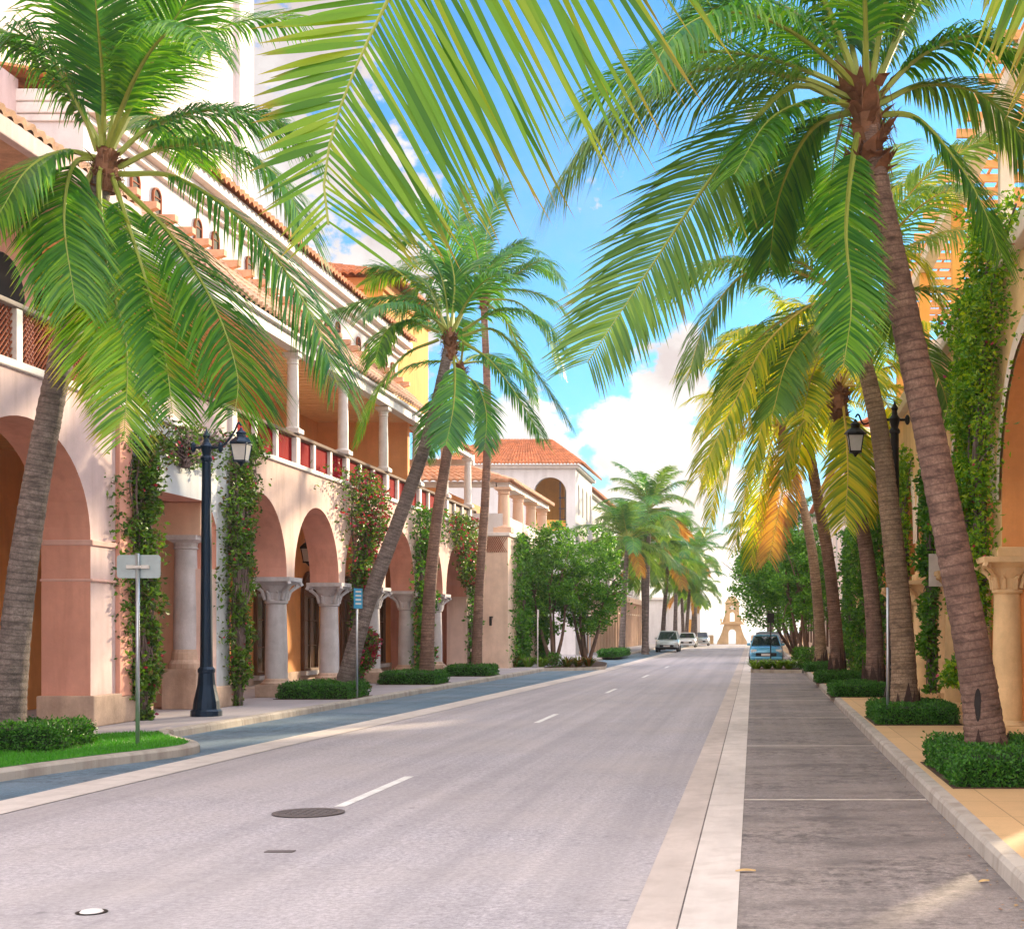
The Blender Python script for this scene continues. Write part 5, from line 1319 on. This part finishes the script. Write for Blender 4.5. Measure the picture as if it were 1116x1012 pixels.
part(Mo, 'cornice', ms, (cx-1.45, cx+1.45, 164.3, 165.9, 2.302, 2.42), (cx-1.3, cx+1.3, 164.4, 165.8, 2.421, 2.558), bevel=.03)
b = MB(); arch_wall(b, cx-.8, cx+.8, 2.559, 4.75, 164.7, 165.5, [(cx, .27, 2.66, 3.45, .27)], 12, None, True, True); b.build('upper_arch', ms, Mo)
part(Mo, 'cornice', ms, (cx-.92, cx+.92, 164.6, 165.6, 4.752, 4.88), bevel=.03)
b = MB(); b.rings([[(cx+x*w, y, z) for x, y in ((-1, 164.8), (1, 164.8), (1, 165.4), (-1, 165.4))] for w, z in ((.74, 4.881), (.62, 5.2), (.38, 5.45), (.12, 5.6))], True, False, True); b.build('gable', ms, Mo)
MB().tube([(cx, 164.69, 4.25), (cx, 164.64, 4.25)], .24, 16).build('clock_face', M_TRIM, Mo)
Sw = thing('sea_wall', 'low pale balustrade wall on both sides of the stone monument', 'wall', (0, 167, 0))
part(Sw, 'wall', ms, (-14, cx-2.2, 166.2, 166.5, 0, .95), (cx+2.2, 14, 166.2, 166.5, 0, .95)); part(Sw, 'coping', M_CREAM, (-14, cx-2.2, 166.1, 166.6, .952, 1.08), (cx+2.2, 14, 166.1, 166.6, .952, 1.08))

# ------------------------------------------------------------------ lamps, signs
def street_lamp(label, x, y, h, arm, iron, lz):
    r = thing('street_lamp', label, 'street lamp', (x, y, .15), 'lantern posts along the kerb')
    b = MB(); z = .15
    b.lathe([(.30, z), (.30, z+.10), (.26, z+.14), (.24, z+.30), (.17, z+.62), (.15, z+.85), (.165, z+.88), (.165, z+.93), (.125, z+.98), (.12, z+1.05), (.085, h-.55), (.11, h-.52), (.11, h-.47), (.07, h-.42), (.10, h-.30), (.12, h-.24), (.06, h-.16), (.05, h-.08), (.075, h-.03), (.03, h+.05), (.008, h+.12)], x, y, 16)
    b.build('post', iron, r, smooth=False, bevel=0)
    a = MB(); s = 1 if arm > 0 else -1; zz = h-.26
    a.tube([(x-s*.26, y, zz), (x+s*.30, y, zz)], .028, 8); a.tube(catmull([(x, y, zz-.02), (x+arm*.45, y, zz+.02), (x+arm*.78, y, lz+.22), (x+arm*.92, y, lz+.42), (x+arm, y, lz+.36)], 16), .02, 7)
    a.lathe([(.02, zz-.10), (.05, zz-.05), (.05, zz+.05), (.02, zz+.10)], x-s*.26, y, 8)
    a.lathe([(.02, zz-.10), (.05, zz-.05), (.05, zz+.05), (.02, zz+.10)], x+s*.28, y, 8); a.build('arm', iron, r)
    lantern_mesh(r, Vector((x+arm, y, lz)), .82, iron)
    return r
street_lamp('dark blue iron lamp post standing before the recessed left entrance', (225-VX)*28.3/F, 28.3, 5.75, .69, M_IRON, 5.56)
street_lamp('black lamp post beside the tan right palm with lantern towards the street', (975-VX)*29.0/F, 29.0, 6.4, -.80, M_IRON2, 5.83)
lamp_r = [o for o in COL.objects if o.get('label', '').startswith('black lamp post')][0]
# small road sign seen from behind
sx, sy = (150-VX)*21.4/F, 21.4
sgn = thing('road_sign', 'blank back of a small road sign on a steel pole in the grass', 'road sign', (sx, sy, .15))
b = MB(); b.tube([(sx, sy, .12), (sx, sy, 3.02)], .030, 10); b.build('pole', M_STEEL, sgn, smooth=True)
b = MB(); w, h, rc = .33, .175, .05; zc = H+(VY-617)*21.4/F; ring = []
for (qx, qy, a0) in ((w-rc, h-rc, 0), (-w+rc, h-rc, 90), (-w+rc, -h+rc, 180), (w-rc, -h+rc, 270)):
    for k in range(6): a = radians(a0+18*k); ring.append((sx+qx+rc*cos(a), zc+qy+rc*sin(a)))
b.rings([[(x, sy+.036, z) for x, z in ring], [(x, sy+.040, z) for x, z in ring]], True, True, True); b.build('plate', plain('brushed aluminium back', (.42, .50, .52), .5, .5), sgn)
b = MB(); b.box(sx-.17, sx-.05, sy-.02, sy+.034, zc-.035, zc+.02); b.box(sx+.05, sx+.17, sy-.02, sy+.034, zc-.035, zc+.02); b.box(sx-.06, sx+.06, sy-.045, sy+.03, zc-.03, zc+.01); b.build('clamp', M_TRIM, sgn, bevel=.006)
def post_sign(label, px, Y, ytop, ybot, w, h, mat, pm=M_STEEL, rz=0, gz=.15, r=.028):
    x = (px-VX)*Y/F; z1 = H+(VY-ytop)*Y/F
    o = thing('road_sign', label, 'road sign', (x, Y, gz))
    MB().tube([(0, 0, -.02), (0, 0, z1-gz)], r, 8).build('pole', pm, o, world=False, smooth=True)
    if w:
        q = MB(); q.box(-w/2, w/2, -.045, -.033, z1-gz-h, z1-gz); q.build('plate', mat, o, world=False, bevel=.004)
        q = MB()
        if mat.name == 'blue sign face':
            for k in range(4): q.box(-w*.32, w*.32, -.049, -.0455, z1-gz-h*.2-k*h*.2, z1-gz-h*.12-k*h*.2)
            q.build('lettering', M_TRIM, o, world=False)
    o.rotation_euler = (0, 0, rz)
    return o
post_sign('narrow blue sign with white marks on a pole before the leaning palm', 389, 35.45, 641, 745, .30, .50, plain('blue sign face', (.05, .30, .50), .4), rz=radians(62))
post_sign('bare pale pole beside the slim left palm', 519, 54.0, 655, 727, .16, .3, M_STEEL, rz=radians(80))
post_sign('thin pale pole in front of the left bed shrubs', 586, 62.9, 664, 727, .10, .35, M_TRIM, M_TRIM, rz=radians(85))
post_sign('dark square sign on a black pole behind the round left tree', 640, 86, 671, 714, .75, .55, M_IRON2, M_IRON2)
post_sign('slim steel pole on the right walkway before the tan palm', 967.5, 25.9, 640, 765, 0, 0, M_STEEL)
post_sign('thin dark pole with small plate standing in the right bed', 840, 62.2, 668, 715, .30, .42, M_IRON2, M_IRON2)

# ------------------------------------------------------------------ cars
def car(label, x, y, rz, paint, kind, name='parked_car', dark=None):
    r = thing(name, label, 'car', (x, y, 0.004), 'cars parked along the street', rz)
    W2 = .90
    # side profile, nose towards -y (local); stations: (y, zlow, zbelt, halfwidth)
    hb = {'suv': .02, 'sedan': -.06, 'hatch': -.04}[kind]
    st = [(-2.25, .42, .62, .70), (-2.18, .30, .78+hb, .82), (-1.9, .26, .88+hb, .88), (-1.1, .24, .98+hb, W2), (0, .23, 1.0+hb, W2), (1.2, .24, 1.02+hb, W2), (1.9, .28, 1.02+hb, .88), (2.2, .34, .95+hb, .82), (2.27, .46, .75, .72)]
    b = MB(); rs = []
    for (yy, zl, zb, w) in st:
        rs.append([(-w*.86, yy, zl), (-w, yy, zl+.12), (-w*1.01, yy, (zl+zb)/2), (-w*.97, yy, zb-.06), (-w*.86, yy, zb), (0, yy, zb+.03), (w*.86, yy, zb), (w*.97, yy, zb-.06), (w*1.01, yy, (zl+zb)/2), (w, yy, zl+.12), (w*.86, yy, zl)])
    b.rings(rs, True, True, True); b.build('body', paint, r, world=False, smooth=True)
    zt = {'suv': 1.64, 'sedan': 1.42, 'hatch': 1.50}[kind]
    ye = {'suv': (-1.15, -.45, 1.75, 2.12), 'sedan': (-1.05, -.25, .95, 1.75), 'hatch': (-1.1, -.3, 1.45, 2.05)}[kind]
    zb = 1.0+hb
    g = MB()
    def sec(yy, w, z): return [(-w, yy, z), (w, yy, z)]
    lo = [(-.80, ye[0]), (.80, ye[0]), (.80, ye[3]), (-.80, ye[3])]; hi = [(-.62, ye[1]), (.62, ye[1]), (.62, ye[2]), (-.62, ye[2])]
    g.rings([[(x_, y_, zb-.02) for x_, y_ in lo], [(x_, y_, zt-.05) for x_, y_ in hi]], True)
    g.build('glazing', glassmat('car glass', (.02, .03, .035), .03), r, world=False)
    c = MB()
    c.rings([[(x_*1.02, y_*1.01, zt-.06) for x_, y_ in hi], [(x_*1.0, y_, zt) for x_, y_ in hi], [(x_*.7, y_*.8, zt+.04) for x_, y_ in hi]], True, True, True)
    for (x_, y_), (u_, v_) in zip(lo, hi): c.tube([(x_*1.01, y_*1.005, zb-.03), (u_*1.02, v_, zt-.03)], .045, 5)
    mid = (ye[1]+ye[2])/2
    for s in (-1, 1): c.tube([(s*.815, mid, zb-.03), (s*.64, mid, zt-.03)], .04, 5)
    c.build('roof', paint, r, world=False, smooth=False, bevel=.02)
    for s in (-1, 1):
        h = MB(); h.box(s*.66-.15, s*.66+.15, -2.235, -2.05, .60, .76); h.build('headlight', M_LGLASS, r, world=False, bevel=.03)
        h = MB(); h.box(s*.68-.13, s*.68+.13, 2.08, 2.262, .68, .88); h.build('tail_light', plain('red lens', (.35, .01, .01), .2), r, world=False, bevel=.02)
        h = MB(); h.box(s*.93-.09, s*.93+.09, -.92, -.76, .98+hb, 1.12+hb); h.build('mirror', paint, r, world=False, bevel=.03)
        for yy in (-1.38, 1.38):
            w = MB(); pr = [(.20, .0), (.31, .02), (.335, .06), (.335, .16), (.31, .2), (.20, .22)]
            rs = [[(s*(.70+u), yy+rr*cos(2*pi*k/18), .335+rr*sin(2*pi*k/18)) for k in range(18)] for rr, u in pr]
            w.rings(rs, True, True, True); o = w.build('wheel', plain('tyre rubber', (.02, .02, .021), .8), r, world=False)
            d = MB(); d.rings([[(s*(.915+e), yy+rr*cos(2*pi*k/14), .335+rr*sin(2*pi*k/14)) for k in range(14)] for rr, e in ((.205, .008), (.16, .012), (.05, -.01))], True, False, True); d.build('rim', M_STEEL, o, world=False)
    k = MB(); k.box(-.55, .55, -2.275, -2.15, .40, .58); k.build('grille', M_IRON2, r, world=False, bevel=.02)
    k = MB(); k.box(-.85, .85, -2.29, -2.0, .22, .38); k.build('bumper', dark or paint, r, world=False, bevel=.04)
    k = MB(); k.box(-.26, .26, -2.30, -2.285, .42, .54); k.build('number_plate', M_TRIM, r, world=False)
    return r
pw = plain('white car paint', (.72, .74, .76), .25, 0, .5, .02, .8); pb = plain('blue car paint', (.10, .36, .55), .25, .1, .5, .03, .8); ps = plain('silver car paint', (.52, .54, .56), .25, .4, .5, .03, .8)
car('white parked pickup style SUV with dark lower bumper on the far left', -6.75, 113, 0, plain('pale silver car paint', (.50, .56, .58), .25, .2, .5, .03, .8), 'suv', 'parked_car', M_IRON2)
car('light blue parked car behind the lime plants on the right', .68, 77.5, radians(0), pb, 'hatch')
car('small white sedan parked farther down on the left', -6.5, 140, 0, pw, 'sedan')
car('silver car parked behind the distant white sedan', -5.6, 152, 0, ps, 'sedan')
car('dark car parked behind the light blue car', .85, 85, radians(180), plain('dark car paint', (.05, .05, .06), .3, .1, .5, .03, .8), 'suv')

# litter on the parking lane
def dry_leaf(label, x, y, s, rz):
    b = MB(); n = 8; pts = [(cos(rz)*s*(i/n-.5), sin(rz)*s*(i/n-.5), .012+.05*s*sin(pi*i/n)) for i in range(n+1)]
    for i in range(n):
        w0, w1 = s*.16*sin(pi*(i+.3)/(n+.6)), s*.16*sin(pi*(i+1.3)/(n+.6)); nx, ny = -sin(rz), cos(rz)
        b.quad((x+pts[i][0]-nx*w0, y+pts[i][1]-ny*w0, pts[i][2]), (x+pts[i][0]+nx*w0, y+pts[i][1]+ny*w0, pts[i][2]+.01), (x+pts[i+1][0]+nx*w1, y+pts[i+1][1]+ny*w1, pts[i+1][2]+.01), (x+pts[i+1][0]-nx*w1, y+pts[i+1][1]-ny*w1, pts[i+1][2]))
    tag(b.build('dry_leaf', stucco('dry leaf', (.55, .36, .16), .2, scale=8)), label, 'leaf', 'dry leaves on the parking lane')
dry_leaf('pale curled dry leaf lying at the edge of the right gutter', -.06, 11.05, .16, .1)
dry_leaf('small dry leaf on the parking lane near the right kerb', 1.72, 10.6, .10, .5)
dry_leaf('brown dry leaf against the right kerb', 1.95, 10.9, .14, 1.0)
dry_leaf('tiny dry leaf beside the right kerb farther up', 1.92, 13.5, .10, 2.0)

# sea air
m, nt, out = newmat('pale sea haze'); pv = N(nt, 'ShaderNodeVolumePrincipled'); pv.inputs['Color'].default_value = (.98, .95, .92, 1)
pv.inputs['Density'].default_value = 0.0004; pv.inputs['Anisotropy'].default_value = .35; L(nt, pv.outputs[0], out.inputs['Volume'])
hz = MB().box(-3050, 3050, -80, 3050, -3, 45).build('haze', m); hz['kind'] = 'stuff'; hz['label'] = 'pale sea haze over the far end of the street'

random.seed(99); b = MB()                                # dry litter gathered along the kerb foot
for k in range(260):
    y = 9+24*random.random()**1.6; x = kr(y)-abs(random.gauss(0, .09))-.01; sz = random.uniform(.012, .04); a = random.uniform(0, 6.3)
    d = Vector((cos(a), sin(a), random.uniform(0, .35)))*sz; n_ = Vector((-sin(a), cos(a), random.uniform(-.3, .3)))*sz*.3; p0 = Vector((x, y, .009))
    b.face(b.vert(p0), b.vert(p0+d*.5+n_), b.vert(p0+d), b.vert(p0+d*.5-n_))
o = b.build('leaf_litter', leafmat('dry litter', [(.30, .13, .06), (.45, .28, .12), (.20, .09, .05)], None, .15)); o['kind'] = 'stuff'; o['label'] = 'dry brown leaf litter along the foot of the right kerb'
